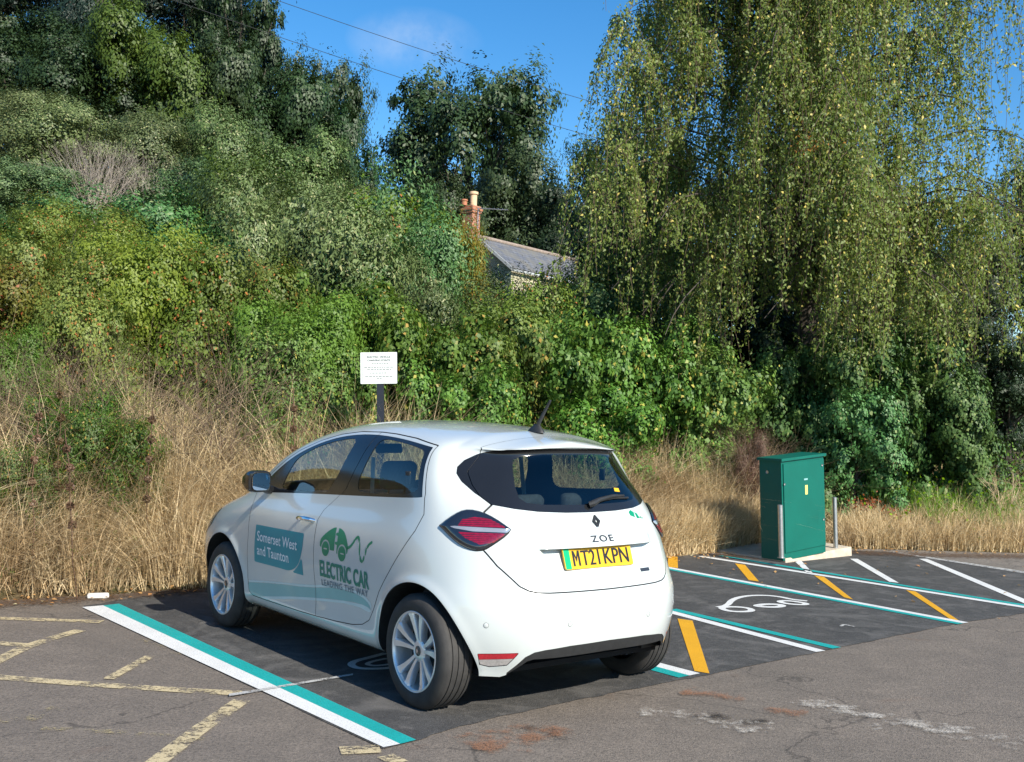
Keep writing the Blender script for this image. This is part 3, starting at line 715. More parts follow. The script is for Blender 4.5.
# wiper
wp = MB(); wp.tube([rearpt(.015, 1.120, .012), rearpt(.0, 1.128, .03), rearpt(-.06, 1.146, .026), rearpt(-.18, 1.162, .020), rearpt(-.30, 1.160, .012)], [.018, .019, .013, .010, .006], 8)
wp.tube([rearpt(-.07, 1.136, .008), rearpt(-.19, 1.150, .008), rearpt(-.34, 1.146, .008)], .006, 6); wp.build('wiper', M_plastic, gateo, True)
# roof aerial
h = bvh.ray_cast(Vector((.05, 0, 3)), Vector((0, 0, -1)))[0]
ab = MB(); v = []; n = 16; secs = [(0, .075, .036), (.016, .064, .030), (.036, .040, .018), (.052, .022, .011)]
for (dz, rx, ry) in secs:
    for k in range(n): a = 2 * math.pi * k / n; v.append((h.x + rx * math.cos(a) - dz * .2, ry * math.sin(a), h.z - .004 + dz))
f = [(i * n + k, i * n + (k + 1) % n, (i + 1) * n + (k + 1) % n, (i + 1) * n + k) for i in range(3) for k in range(n)] + [tuple(3 * n + k for k in range(n))]
ab.add(v, f); ab.tube([(h.x - .01, 0, h.z + .03), (h.x - .06, 0, h.z + .10), (h.x - .13, 0, h.z + .19)], [.012, .010, .007], 8); ab.build('aerial', M_plastic, car, True)
# cabin: seats, dashboard, steering wheel (right-hand drive), belts
def seat(x, y, w, z0, z1, front=True):
    s = MB(); M1 = Matrix.Rotation(R(-16), 3, 'Y')
    s.box((x, y, (z0 + z1) / 2), (.13, w, z1 - z0), M1, .05); s.box((x + .28, y, z0 - .02), (.5, w, .16), None, .05)
    o = s.build('seat', M_seat, car, True, 60)
    if front: MB().box((x - .115, y, z1 + .12), (.09, .25, .19), M1, .04).build('headrest', M_seat, o, True, 60); m2 = MB(); [m2.tube([(x - .09, y + d, z1 - .02), (x - .12, y + d, z1 + .08)], .006, 6) for d in (-.06, .06)]; m2.build('headrest_posts', M_chrome, o)
    return o
seat(1.12, .36, .50, .52, 1.08); seat(1.12, -.36, .50, .52, 1.08)
rs = MB(); M1 = Matrix.Rotation(R(-18), 3, 'Y'); rs.box((.22, 0, .78), (.13, 1.24, .52), M1, .05); rs.box((.50, 0, .54), (.5, 1.24, .16), None, .05); rso = rs.build('rear_bench', M_seat, car, True, 60)
for y in (.38, 0, -.38): MB().box((.115, y, 1.075), (.09, .23, .12), M1, .04).build('headrest', M_seat, rso, True, 60)
db = MB(); db.box((2.08, 0, .90), (.50, 1.36, .22), None, .07); db.build('dashboard', M_inner, car, True, 60)
sw = MB(); pts = [(0.0, .18 * math.cos(a), .18 * math.sin(a)) for a in np.linspace(0, 2 * math.pi, 33)]
Msw = Matrix.Rotation(R(-25), 3, 'Y'); sw.tube([Msw @ Vector(p) + Vector((1.68, -.36, .93)) for p in pts], .015, 8); sw.tube([(1.68, -.36, .93), (1.85, -.36, .87)], .04, 10); sw.build('steering_wheel', M_plastic, car, True)
MB().box((.12, 0, .93), (.30, 1.06, .02), None, .005).build('parcel_shelf', M_inner, car)
MB().box((1.72, -.0, 1.345), (.03, .22, .07), Matrix.Rotation(R(15), 3, 'Y'), .015).build('inside_mirror', M_plastic, car, True)
for y in (.63, -.63):
    MB().prism([(-.022, 0), (.022, 0), (.022, .52), (-.022, .52)], lambda u, v_, d: (.88 + u + .10 * v_, y * (1 - .12 * v_) + d, .80 + v_), 0, .003).build('seat_belt', M_belt, car)
# ground contact is at z=0 (tyres)
# ------------------------------------------------------------------ ground
VERGE = [(-60, -30), (-14, 1.9), (-9, 5.3), (-5.6, 7.75), (-4.05, 8.75), (-2.68, 9.6), (-1.37, 10.45), (.2, 11.4), (1.63, 12.45), (2.33, 13.0), (3.1, 13.55), (4.6, 14.0), (6.55, 14.05), (12, 14.6), (60, 22)]
VA = np.array(VERGE)
def sverge(x, y):                           # signed distance behind the verge line (>0 on the bank)
    x = np.atleast_1d(np.asarray(x, float)); y = np.atleast_1d(np.asarray(y, float)); best = np.full(x.shape, 1e9); sg = np.ones(x.shape)
    for (x0, y0), (x1, y1) in zip(VA[:-1], VA[1:]):
        ex, ey = x1 - x0, y1 - y0; t = np.clip(((x - x0) * ex + (y - y0) * ey) / (ex * ex + ey * ey), 0, 1)
        d = np.hypot(x - x0 - t * ex, y - y0 - t * ey); c = ex * (y - y0) - ey * (x - x0)
        m = d < best; best = np.where(m, d, best); sg = np.where(m, np.sign(c), sg)
    return best * sg
def vnoise(x, y, s, seed=0):
    x = x * s + seed * 17.3; y = y * s + seed * 7.7
    return (np.sin(x * 1.3 + 1.7 * np.sin(y * .9 + seed)) + np.sin(y * 1.7 + 1.3 * np.sin(x * 1.1)) + .5 * np.sin(2.9 * x + 2.3 * y)) / 2.5
def terr(x, y):
    x = np.atleast_1d(np.asarray(x, float)); y = np.atleast_1d(np.asarray(y, float))
    s = sverge(x, y); left = sstep(.02, -.42, x / np.maximum(y, 8))
    z = np.where(s > 0, np.minimum(s, 1.2) * .24 + np.clip(s - 1.2, 0, 6) * (.13 + .27 * left) + np.clip(s - 7.2, 0, 60) * (.055 + .19 * left), 0)
    z = z + sstep(.2, 2.0, s) * (.08 * vnoise(x, y, 1.1, 1) + .05 * vnoise(x, y, 3.0, 2))
    return np.where(s > 0, z, -.02)
def tz(x, y): return float(terr(x, y)[0])

def asphalt(name, base, brown, dirt=.5, fresh=False):
    m, t, out = nt(name)
    big = noise(t, .55, 5, .62, dist=.4); med = noise(t, 3.2, 5, .65); fine = noise(t, 55, 4, .8); grit = noise(t, 170, 2, .8)
    vo = nd(t, 'ShaderNodeTexVoronoi'); vo.inputs['Scale'].default_value = 130; t.links.new(nd(t, 'ShaderNodeTexCoord').outputs['Object'], vo.inputs['Vector'])
    c = mixc(t, mrange(t, big, .3, .7), base, brown)
    c = mixc(t, math_(t, 'MULTIPLY', mrange(t, med, .45, .75), .5 * dirt, clamp=True), c, [b * 1.75 for b in brown])
    c = mixc(t, mrange(t, noise(t, 17, 4, .75), .4, .62, .30, 0), c, [b * .5 for b in base])
    c = mixc(t, mrange(t, fine, .38, .55, .6, .0), c, (.025, .024, .022))
    c = mixc(t, math_(t, 'MULTIPLY', mrange(t, grit, .52, .72, 0, 1), .40 if not fresh else .30, clamp=True), c, (.26, .25, .235))
    if not fresh:                                     # tar-dark wear and a few hairline cracks
        cr = nd(t, 'ShaderNodeTexVoronoi', feature='DISTANCE_TO_EDGE'); cr.inputs['Scale'].default_value = .42
        w = nd(t, 'ShaderNodeTexCoord'); mv = nd(t, 'ShaderNodeVectorMath', operation='ADD'); t.links.new(w.outputs['Object'], mv.inputs[0])
        nn = nd(t, 'ShaderNodeTexNoise'); nn.inputs['Scale'].default_value = 1.7; nn.inputs['Detail'].default_value = 5; t.links.new(w.outputs['Object'], nn.inputs['Vector']); t.links.new(nn.outputs[1], mv.inputs[1]); t.links.new(mv.outputs[0], cr.inputs['Vector'])
        c = mixc(t, math_(t, 'MULTIPLY', mrange(t, cr.outputs[0], .0, .006, 1, 0), .55, clamp=True), c, (.018, .017, .016))
        st = noise(t, 1.3, 3, .5, dist=1.0); c = mixc(t, math_(t, 'MULTIPLY', mrange(t, st, .64, .74), .45, clamp=True), c, (.16, .085, .05))
    else:
        st = noise(t, 1.6, 4, .55, dist=2.0); c = mixc(t, math_(t, 'MULTIPLY', mrange(t, st, .50, .72), .6, clamp=True), c, (.14, .135, .13)); st2 = noise(t, 5.5, 6, .7, dist=1.5); c = mixc(t, math_(t, 'MULTIPLY', mrange(t, st2, .52, .70), .4, clamp=True), c, (.17, .16, .15))
    hgt = math_(t, 'ADD', math_(t, 'MULTIPLY', vo.outputs['Distance'], .8), math_(t, 'MULTIPLY', fine, .8))
    pbsdf(t, out, c, mrange(t, med, .3, .7, .72, .9), 0, .4, nrm=bump(t, hgt, .55, .006)); return m
M_old = asphalt('old_tarmac', (.150, .127, .106), (.205, .170, .138))
M_new = asphalt('fresh_tarmac', (.040, .041, .042), (.068, .067, .066), .5, True)
M_path = asphalt('path_tarmac', (.19, .165, .14), (.23, .20, .17))
def soilmat():
    m, t, out = nt('bank_soil'); n1 = noise(t, 1.2, 5, .6); n2 = noise(t, 14, 4, .7)
    c = mixc(t, mrange(t, n1, .35, .65), (.075, .055, .030), (.055, .060, .022)); c = mixc(t, mrange(t, n2, .4, .7), c, (.15, .115, .065))
    pbsdf(t, out, c, .95, 0, .1, nrm=bump(t, n2, .8, .03)); return m
M_soil = soilmat()
def sheet(name, pts, z, mat, label=None, kind='structure', parent=None):
    import bmesh
    bm = bmesh.new(); vs = [bm.verts.new((p[0], p[1], z)) for p in pts]; f = bm.faces.new(vs)
    if f.normal.z < 0: f.normal_flip()
    bmesh.ops.triangulate(bm, faces=[f]); me = bpy.data.meshes.new(name); bm.to_mesh(me); bm.free()
    o = link(name, me, mat, parent)
    if kind and parent is None: o['kind'] = kind
    return o
# car park: one big sheet to the horizon, the rising bank is its own terrain mesh
sheet('ground', [(-900, -300), (900, -300), (900, 1500), (-900, 1500)], -.06, M_soil)
park = sheet('car_park', [(-60, -60), (60, -60), (60, 25)] + [(x, y + .05) for x, y in VERGE[::-1][1:-1]] + [(-60, -30)], 0, M_old)
xs_ = np.concatenate([np.arange(-90, -16, 2.0), np.arange(-16, 18, .22), np.arange(18, 90, 2.0)]); ys2 = np.concatenate([np.arange(1, 22, .22), np.arange(22, 140, 2.0)])
GX, GY = np.meshgrid(xs_, ys2, indexing='ij'); gz = terr(GX.ravel(), GY.ravel()); sv = sverge(GX.ravel(), GY.ravel())
idx = np.arange(GX.size).reshape(GX.shape); q = np.stack([idx[:-1, :-1], idx[1:, :-1], idx[1:, 1:], idx[:-1, 1:]], -1).reshape(-1, 4)
q = q[(sv[q] > -.25).any(1)]; Vt = np.stack([GX.ravel(), GY.ravel(), np.where(sv > 0, gz + .01, -.03)], 1)
u_, inv = np.unique(q, return_inverse=True); hill = link('hillside_bank', mesh_np('hillside_bank', Vt[u_], inv.reshape(-1, 4), 4, smooth=True), M_soil); hill['kind'] = 'structure'

# fresh tarmac of the charging bays (4 mm sheets above the old surface)
near = [gp(372, 753), gp(416, 741), gp(470, 724), gp(560, 704), gp(640, 688), gp(711, 675), gp(820, 652), gp(890, 637.5), gp(962, 623), gp(1024, 613.7), gp(1100, 601)]
LW0, LW1 = gp(84, 608), gp(400, 745.4)
def edge_jit(pts, a=.012, n=10):
    o = []
    for p, q_ in zip(pts[:-1], pts[1:]):
        for k in range(n): v = p.lerp(q_, k / n); o.append((v.x + random.uniform(-a, a), v.y + random.uniform(-a, a)))
    return o + [(pts[-1].x, pts[-1].y)]
far_ = [Vector((9.2, 11.6, 0)), gp(1024, 572), gp(895, 552.6), Vector((3.6, 13.75, 0)), Vector((3.1, 13.5, 0)), Vector((2.33, 13.02, 0)), Vector((1.63, 12.4, 0)), Vector((.2, 11.42, 0)), Vector((-1.37, 10.42, 0)), Vector((-2.72, 9.56, 0)), gp(84, 606)]
bay = sheet('charging_bay_tarmac', edge_jit([Vector((p.x, p.y, 0)) for p in near[1:]]) + edge_jit([far_[i] for i in range(len(far_))], .02, 8) + edge_jit([gp(84, 608), gp(383, 749.5)], .006, 12), .004, M_new)
sheet('footpath', [(3.7, 13.80), tuple(gp(895, 552.4))[:2], tuple(gp(1024, 572))[:2], (9.2, 11.6), (14, 11.0), (14, 14.7), (6.55, 14.0), (4.6, 13.98)], .004, M_path)

def paintmat(name, col, wear=.35, edge=0.0, scale=9):
    m, t, out = nt(name)
    n1 = math_(t, 'ADD', math_(t, 'MULTIPLY', noise(t, scale, 8, .78), .7), math_(t, 'MULTIPLY', noise(t, scale * 9, 3, .7), .3)); n2 = noise(t, 140, 3, .8)
    c = mixc(t, mrange(t, noise(t, 2.2, 4), .3, .7), col, [x * .86 for x in col])
    b = pbsdf(t, out, c, .6, 0, .35, nrm=bump(t, n2, .35, .003), link_out=False)
    tr = nd(t, 'ShaderNodeBsdfTransparent'); mx = nd(t, 'ShaderNodeMixShader')
    f = math_(t, 'ADD', mrange(t, n1, wear - .04, wear + .05), mrange(t, n2, .25, .5, -.8, 0), clamp=True)
    t.links.new(f, mx.inputs[0]); t.links.new(tr.outputs[0], mx.inputs[1]); t.links.new(b.outputs[0], mx.inputs[2]); t.links.new(mx.outputs[0], out.inputs[0]); return m
P_white = paintmat('white_line_paint', (.72, .73, .72), .20)
P_teal = paintmat('teal_line_paint', (.012, .36, .35), .20)
P_yel = paintmat('yellow_line_paint', (.72, .37, .02), .22)
P_cream = paintmat('faded_cream_paint', (.58, .48, .29), .48, scale=6)
P_ghost = paintmat('nearly_worn_cream_paint', (.40, .33, .18), .56, scale=10)
P_chalk = paintmat('thin_white_paint', (.50, .50, .49), .46, scale=16)
def quad_line(name, pix, mat, parent, z=.008, ground=False):
    pts = [gp(*p) for p in pix]; return sheet(name, [(p.x, p.y) for p in pts], z, mat, parent=parent)
def ln(name, a, b, w0, w1, mat, parent, z=.008, n=1):  # strip from a to b spanning sideways offsets w0..w1 (metres, + = left of a->b)
    a = Vector(a[:2]); b = Vector(b[:2]); d = (b - a).normalized(); nn_ = Vector((-d.y, d.x))
    return sheet(name, [a + nn_ * w0, b + nn_ * w0, b + nn_ * w1, a + nn_ * w1], z, mat, parent=parent)
# left line of the car's bay: white outside, teal inside
quad_line('painted_line', [(82, 608), (383.5, 748.7), (400, 745.4), (103, 606.3)], P_white, bay)
quad_line('painted_line', [(103, 606.3), (400, 745.4), (416, 741.3), (119, 604.6)], P_teal, bay)
A1, A0 = gp(700, 674.5), gp(690, 671) ; dA = (gp(383.5, 748.7) - gp(82, 608)).normalized()
A0 = A1 - dA * 4.3
ln('painted_line', A0, A1, 0, -.10, P_white, bay); ln('painted_line', A0, A1 , -.10, -.20, P_teal, bay)
B1, B0 = gp(816, 653), gp(660, 611.5)
ln('painted_line', B0, B1, 0, .095, P_white, bay); ln('painted_line', B0, gp(824, 651), .095, .19, P_teal, bay)
C0, C1 = gp(655, 567), gp(961, 624.5)
ln('painted_line', C0, C1, .03, .11, P_white, bay); ln('painted_line', C0, C1, -.05, .03, P_teal, bay)
D0, D1 = gp(698, 557), gp(1030, 609.5)
ln('painted_line', D0, D1, -.01, .09, P_white, bay); ln('painted_line', gp(712, 557), D1, .09, .18, P_teal, bay)
for pix in ([(677.5, 619.4), (692.5, 621.5), (709.4, 674.5), (694.4, 672)], [(668, 556.7), (677.5, 557.5), (678, 568.7), (668, 567.5)], [(735, 564), (745, 565.5), (759, 582.2), (748.7, 580.7)],
            [(814, 576), (824, 577.5), (853, 600.2), (844, 598)], [(906, 590.8), (915.6, 592.3), (962.5, 623.8), (953, 621.8)]):
    quad_line('painted_bar', pix, P_yel, bay, .0075 + .0)
for pix in ([(793.7, 561), (801, 561), (813, 574), (807, 573.5)], [(850, 559.4), (857.5, 559.4), (898.7, 583.5), (889.4, 582.5)], [(919, 559.4), (927, 559.4), (1032, 603), (1024, 604)]):
    quad_line('painted_line', pix, P_white, bay)
quad_line('painted_line', [(700, 553.2), (735, 554.5), (735, 555.3), (700, 554)], P_chalk, bay)
quad_line('painted_line', [(893, 552), (1024, 572), (1024, 574), (893, 553.2)], P_chalk, bay)
# thin white setting-out line across the left bay line
quad_line('painted_line', [(229, 698.3), (353, 677), (353, 675.3), (229, 695.8)], P_chalk, bay, .012)
# worn cream lines of the old layout
def band(name, pix, wpx, mat, parent=park, z=.005):
    pts = [gp(*p) for p in pix]; L_ = []; R2 = []
    for i, p in enumerate(pts):
        d = (pts[min(i + 1, len(pts) - 1)] - pts[max(i - 1, 0)]); d.normalize(); nn_ = Vector((-d.y, d.x, 0)) * wpx / 2; L_.append(p + nn_); R2.append(p - nn_)
    return sheet(name, [(p.x, p.y) for p in L_ + R2[::-1]], z, mat, parent=parent)
band('worn_line', [(-60, 617), (0, 618.7), (101.7, 622.3)], .10, P_cream)
band('worn_line', [(80, 630.8), (48, 640), (24.6, 648), (0, 660), (-40, 680)], .10, P_cream, z=.0055)
band('worn_line', [(26, 646), (0, 644), (-40, 641)], .10, P_cream, z=.0062)
band('worn_line', [(-60, 671), (0, 678), (90, 685), (193, 691.5), (240, 694)], .10, P_cream, z=.0052)
band('worn_line', [(150, 657), (128, 669), (108, 680)], .07, P_cream, z=.0068)
band('worn_line', [(242, 701), (200, 730), (150, 768)], .10, P_cream, z=.0068)
band('worn_line', [(-20, 722), (28, 720), (60, 708)], .10, P_ghost, z=.0058)
band('worn_line', [(43, 729), (120, 733), (213, 741)], .06, P_ghost, z=.0062)
band('worn_line', [(340, 752), (380, 750)], .12, P_cream, z=.0072)
band('worn_line', [(385, 757), (400, 764)], .09, P_cream, z=.0072)
band('worn_line', [(145, 640), (185, 655)], .12, P_ghost, z=.0072)

# painted symbol: a car outline with a flex, in the next bay and (half hidden) under the car
def stroke(name, P2, w, mat, parent, z=.008, closed=False):
    n = len(P2); L_ = []; R2 = []
    for i, p in enumerate(P2):
        a = P2[(i - 1) % n] if closed else P2[max(i - 1, 0)]; b = P2[(i + 1) % n] if closed else P2[min(i + 1, n - 1)]
        d = (Vector(b) - Vector(a)).normalized(); nn_ = Vector((-d.y, d.x)) * w / 2; L_.append(Vector(p) + nn_); R2.append(Vector(p) - nn_)
    v = [(p.x, p.y, z) for p in L_ + R2]; f = [(i, i + 1, n + i + 1, n + i) for i in range(n - 1)]
    if closed: f.append((n - 1, 0, n, 2 * n - 1))
    me = bpy.data.meshes.new(name); me.from_pydata(v, [], f); me.update(); return link(name, me, mat, parent)
def pix2(pts, n=2, closed=False):
    q_ = [tuple(gp(*p))[:2] for p in pts]
    for _ in range(n):
        o = [] if closed else [q_[0]]
        for i in range(len(q_) if closed else len(q_) - 1):
            a, b = q_[i], q_[(i + 1) % len(q_)]; o += [(a[0] * .75 + b[0] * .25, a[1] * .75 + b[1] * .25), (a[0] * .25 + b[0] * .75, a[1] * .25 + b[1] * .75)]
        if not closed: o.append(q_[-1])
        q_ = o
    return q_
s5 = lambda l: [(700 + a / 5.12, 560 + b / 5.12) for a, b in l]
sy = stroke('charging_symbol', pix2(s5([(90, 246), (140, 238), (165, 205), (235, 187), (330, 184), (410, 192), (470, 206), (548, 214)])), .055, P_white, bay)
stroke('charging_symbol', pix2(s5([(100, 250), (150, 268), (240, 270), (272, 262), (240, 248), (150, 243)]), 2, True), .06, P_white, bay, .0085, True)
stroke('charging_symbol', pix2(s5([(280, 240), (330, 230), (410, 232), (425, 240), (390, 246), (330, 245)]), 2, True), .07, P_white, bay, .0085, True)
stroke('charging_symbol', pix2(s5([(400, 216), (450, 212), (545, 226), (540, 234), (480, 232), (430, 226)]), 2, True), .06, P_white, bay, .009, True)
stroke('small_mark', pix2(s5([(720, 345), (735, 334), (765, 340), (790, 345)])), .025, P_chalk, bay)
s3 = lambda l: [(120 + a / 3.413, 570 + b / 3.413) for a, b in l]
stroke('charging_symbol', pix2(s3([(905, 288), (850, 303), (800, 315), (785, 328), (810, 340), (870, 342), (925, 338)])), .05, P_white, bay, .0085)
stroke('charging_symbol', pix2(s3([(910, 306), (860, 316), (838, 326), (870, 332), (920, 326)])), .035, P_white, bay, .0085)

# stains, spilled grit, orange rust marks: thin irregular sheets with ragged noise edges
def stainmat(name, col, thr=.5, sc=5):   # ragged
    m, t, out = nt(name)
    a = nd(t, 'ShaderNodeAttribute', attribute_name='tint').outputs['Fac']; n1 = noise(t, sc, 6, .75); n2 = noise(t, 95, 3, .8)
    f = math_(t, 'ADD', math_(t, 'MULTIPLY', a, .6), math_(t, 'MULTIPLY', math_(t, 'SUBTRACT', n1, .5), 2.2)); f = mrange(t, f, thr - .12, thr + .2); f = math_(t, 'MULTIPLY', f, mrange(t, n2, .40, .58), clamp=True)
    b = pbsdf(t, out, col, .95, 0, .1, link_out=False); tr = nd(t, 'ShaderNodeBsdfTransparent'); mx = nd(t, 'ShaderNodeMixShader')
    t.links.new(f, mx.inputs[0]); t.links.new(tr.outputs[0], mx.inputs[1]); t.links.new(b.outputs[0], mx.inputs[2]); t.links.new(mx.outputs[0], out.inputs[0]); return m
S_grit = stainmat('pale_grit', (.52, .49, .44), .62, 7); S_rust = stainmat('rust_stain', (.26, .13, .075), .52, 6); S_dust = stainmat('grey_dust', (.28, .27, .25), .5, 3); S_dark = stainmat('dark_damp', (.035, .03, .027), .6, 9)
S_leaf = stainmat('brown_debris', (.12, .07, .04), .36, 14)
def stain(name, pix, w, mat, z, n=24):      # strip following pixels, tint falls to 0 at its rim
    pts = pix2(pix, 3); v = []; f = []; tt = []; m_ = len(pts)
    for i, p in enumerate(pts):
        a = Vector(pts[max(i - 1, 0)]); b = Vector(pts[min(i + 1, m_ - 1)]); d = (b - a).normalized(); nn_ = Vector((-d.y, d.x)); u = i / (m_ - 1); ww = w[0] + (w[1] - w[0]) * u
        for k in range(7):
            s_ = k / 3 - 1; q_ = Vector(p) + nn_ * s_ * ww; v.append((q_.x, q_.y, z)); tt.append((1 - abs(s_) ** 1.5) * min(1, 6 * u + .0, 6 * (1 - u)))
    for i in range(m_ - 1):
        for k in range(6): f.append((i * 7 + k, i * 7 + k + 1, (i + 1) * 7 + k + 1, (i + 1) * 7 + k))
    return tag(link(name, mesh_np(name, np.array(v), np.array(f), 4, tint=np.array(tt)), mat), kind='structure')
stain('grit_patch', [(800, 696), (835, 712), (870, 719), (930, 730), (1060, 748)], (.30, .34), S_grit, .0105)
stain('grit_patch', [(632, 712), (680, 716), (720, 725), (785, 731)], (.20, .26), S_grit, .0105)
stain('rust_patch', [(470, 750), (520, 738), (565, 728)], (.34, .24), S_rust, .0100)
stain('rust_patch', [(680, 692), (718, 697), (745, 703)], (.16, .16), S_rust, .0100)
stain('rust_patch', [(760, 711), (785, 713), (810, 716)], (.12, .12), S_rust, .0102)
stain('damp_patch', [(690, 716), (730, 720), (772, 724)], (.18, .18), S_dark, .0090)
stain('debris_patch', [(520, 728), (545, 735), (572, 742)], (.12, .10), S_dark, .0120)
stain('leaf_litter', [(-20, 606), (100, 599), (215, 589)], (.34, .24), S_leaf, .0128)
stain('leaf_litter', [(680, 552), (745, 557), (800, 562)], (.24, .20), S_leaf, .0128)
stain('leaf_litter', [(840, 553), (930, 556), (1060, 558)], (.34, .40), S_leaf, .0128)
# ------------------------------------------------------------------ vegetation
def unit(v): return v / np.maximum(np.linalg.norm(v, axis=1, keepdims=True), 1e-9)
def rdir(n, r=rng): return unit(r.normal(size=(n, 3)))
def leaves(C, Nn, size, asp=.5, r=rng, hang=0.0, fold=.12):
    """one folded rhombic leaf per centre -> V,F,tint"""
    n = len(C); a = np.cross(Nn, rdir(n, r)); a = unit(a)
    if hang: a = unit(a * (1 - hang) + np.array([0, 0, -1.0]) * hang); 
    b = unit(np.cross(Nn, a)); Nn2 = np.cross(a, b); L = (size * (.7 + .6 * r.random(n)))[:, None]
    w = L * asp
    V = np.stack([C - a * L * .5, C + b * w * .5 - a * L * .08 + Nn2 * L * fold, C + a * L * .5, C - b * w * .5 - a * L * .08 + Nn2 * L * fold], 1).reshape(-1, 3)
    return V, np.arange(4 * n).reshape(-1, 4), np.repeat(r.random(n), 4)
def segs(P0, P1, r0, r1, k=3):
    """many tapered twigs as prisms"""
    n = len(P0); t = unit(P1 - P0); a = unit(np.cross(t, np.where(np.abs(t[:, 2:3]) > .9, [[1., 0, 0]], [[0, 0, 1.]]))); b = np.cross(t, a)
    V = []
    for P_, r_ in ((P0, r0), (P1, r1)):
        for j in range(k):
            th = 2 * math.pi * j / k; V.append(P_ + (a * math.cos(th) + b * math.sin(th)) * np.asarray(r_).reshape(-1, 1))
    V = np.stack(V, 1).reshape(-1, 3); base = np.arange(n)[:, None] * 2 * k
    F = np.concatenate([base + np.array([[j, (j + 1) % k, k + (j + 1) % k, k + j]]) for j in range(k)])
    return V, F
def joinq(*ps):
    Vs, Fs, Ts = [], [], []; b = 0
    for p in ps:
        V, F = p[0], p[1]; Vs.append(V); Fs.append(F + b); b += len(V); Ts.append(p[2] if len(p) > 2 else np.full(len(V), .5))
    return np.concatenate(Vs), np.concatenate(Fs), np.concatenate(Ts)
def cloud(rx, ry, h, n, ls, K=16, seed=1, low=.12, sub=12, lobe=.36, asp=.55, flat=1.0, up=.18, hang=0.0, core=.14, spread=.24, jit=.30, broad=1.0):
    """leaf cloud of a shrub or a crown: lobes, each of many small leafy sprays, with gaps between"""
    r = np.random.default_rng(seed)
    ang = r.random(K) * 2 * math.pi; rad = np.sqrt(r.random(K)) * .78; zc = low + (1 - low) * r.random(K) ** .8
    env = np.sqrt(np.clip(1 - (np.maximum(zc - .35, 0) / (.72 + .08 * broad)) ** (2 + broad), .08, 1)); C = np.stack([np.cos(ang) * rad * env * rx, np.sin(ang) * rad * env * ry, zc * h * .86], 1)
    Rl = lobe * min(rx, ry, h * .6) * (.65 + .7 * r.random(K))
    S = []; SR = []; SN = []
    for i in range(K):
        m = sub; d = rdir(m, r); d[:, 2] = d[:, 2] * .8 + .15; d = unit(d)
        S.append(C[i] + d * Rl[i] * np.array([1, 1, flat]) * (.72 + .4 * r.random(m))[:, None]); SR.append(Rl[i] * spread * (.6 + .8 * r.random(m))); SN.append(d)
    S = np.concatenate(S); SR = np.concatenate(SR); SN = np.concatenate(SN)
    k = r.integers(0, len(S), n); g = r.normal(size=(n, 3)) * .55
    P_ = S[k] + g * SR[k][:, None]; P_[:, 2] = np.maximum(P_[:, 2], .02)
    Nn = unit(SN[k] * 1.0 + g * .45 + rdir(n, r) * jit + np.array([0, 0, up]))
    out = [leaves(P_, Nn, ls, asp, r, hang)]
    if core:                                     # the leafy inside that closes the shrub to the eye
        m = int(n * core * 1.8); kk = r.integers(0, K, m); out.append(leaves(C[kk] + rdir(m, r) * (Rl[kk] * .7 * r.random(m))[:, None], rdir(m, r), ls * 1.5, .7, r))
    return joinq(*out), C, Rl
def limbs(C, h, r0, seed=3, base=(0, 0, 0), tw=2, trunk_top=.55, sides=6):
    r = np.random.default_rng(seed); mb = MB(); tt = Vector((r.normal() * .03 * h, r.normal() * .03 * h, h * trunk_top))
    p = [Vector(base), tt * .4 + Vector((r.normal() * .02 * h, 0, 0)), tt, Vector((C[:, 0].mean(), C[:, 1].mean(), h * .85))]
    mb.tube(p, [r0, r0 * .8, r0 * .55, r0 * .12], sides)
    for c in C:
        c = Vector(c); f = .2 + .7 * min(1, max(0, c.z / h - .15)); s_ = p[0].lerp(p[2], min(f * 1.2, 1)); mid = s_.lerp(c, .5) + Vector((r.normal() * .04 * h, r.normal() * .04 * h, -.02 * h))
        mb.tube([s_, mid, c], [r0 * .35, r0 * .22, r0 * .07], 5)
    return mb
def bushmesh(name, cl): V, F, T = cl; return mesh_np(name, V, F, 4, tint=T)

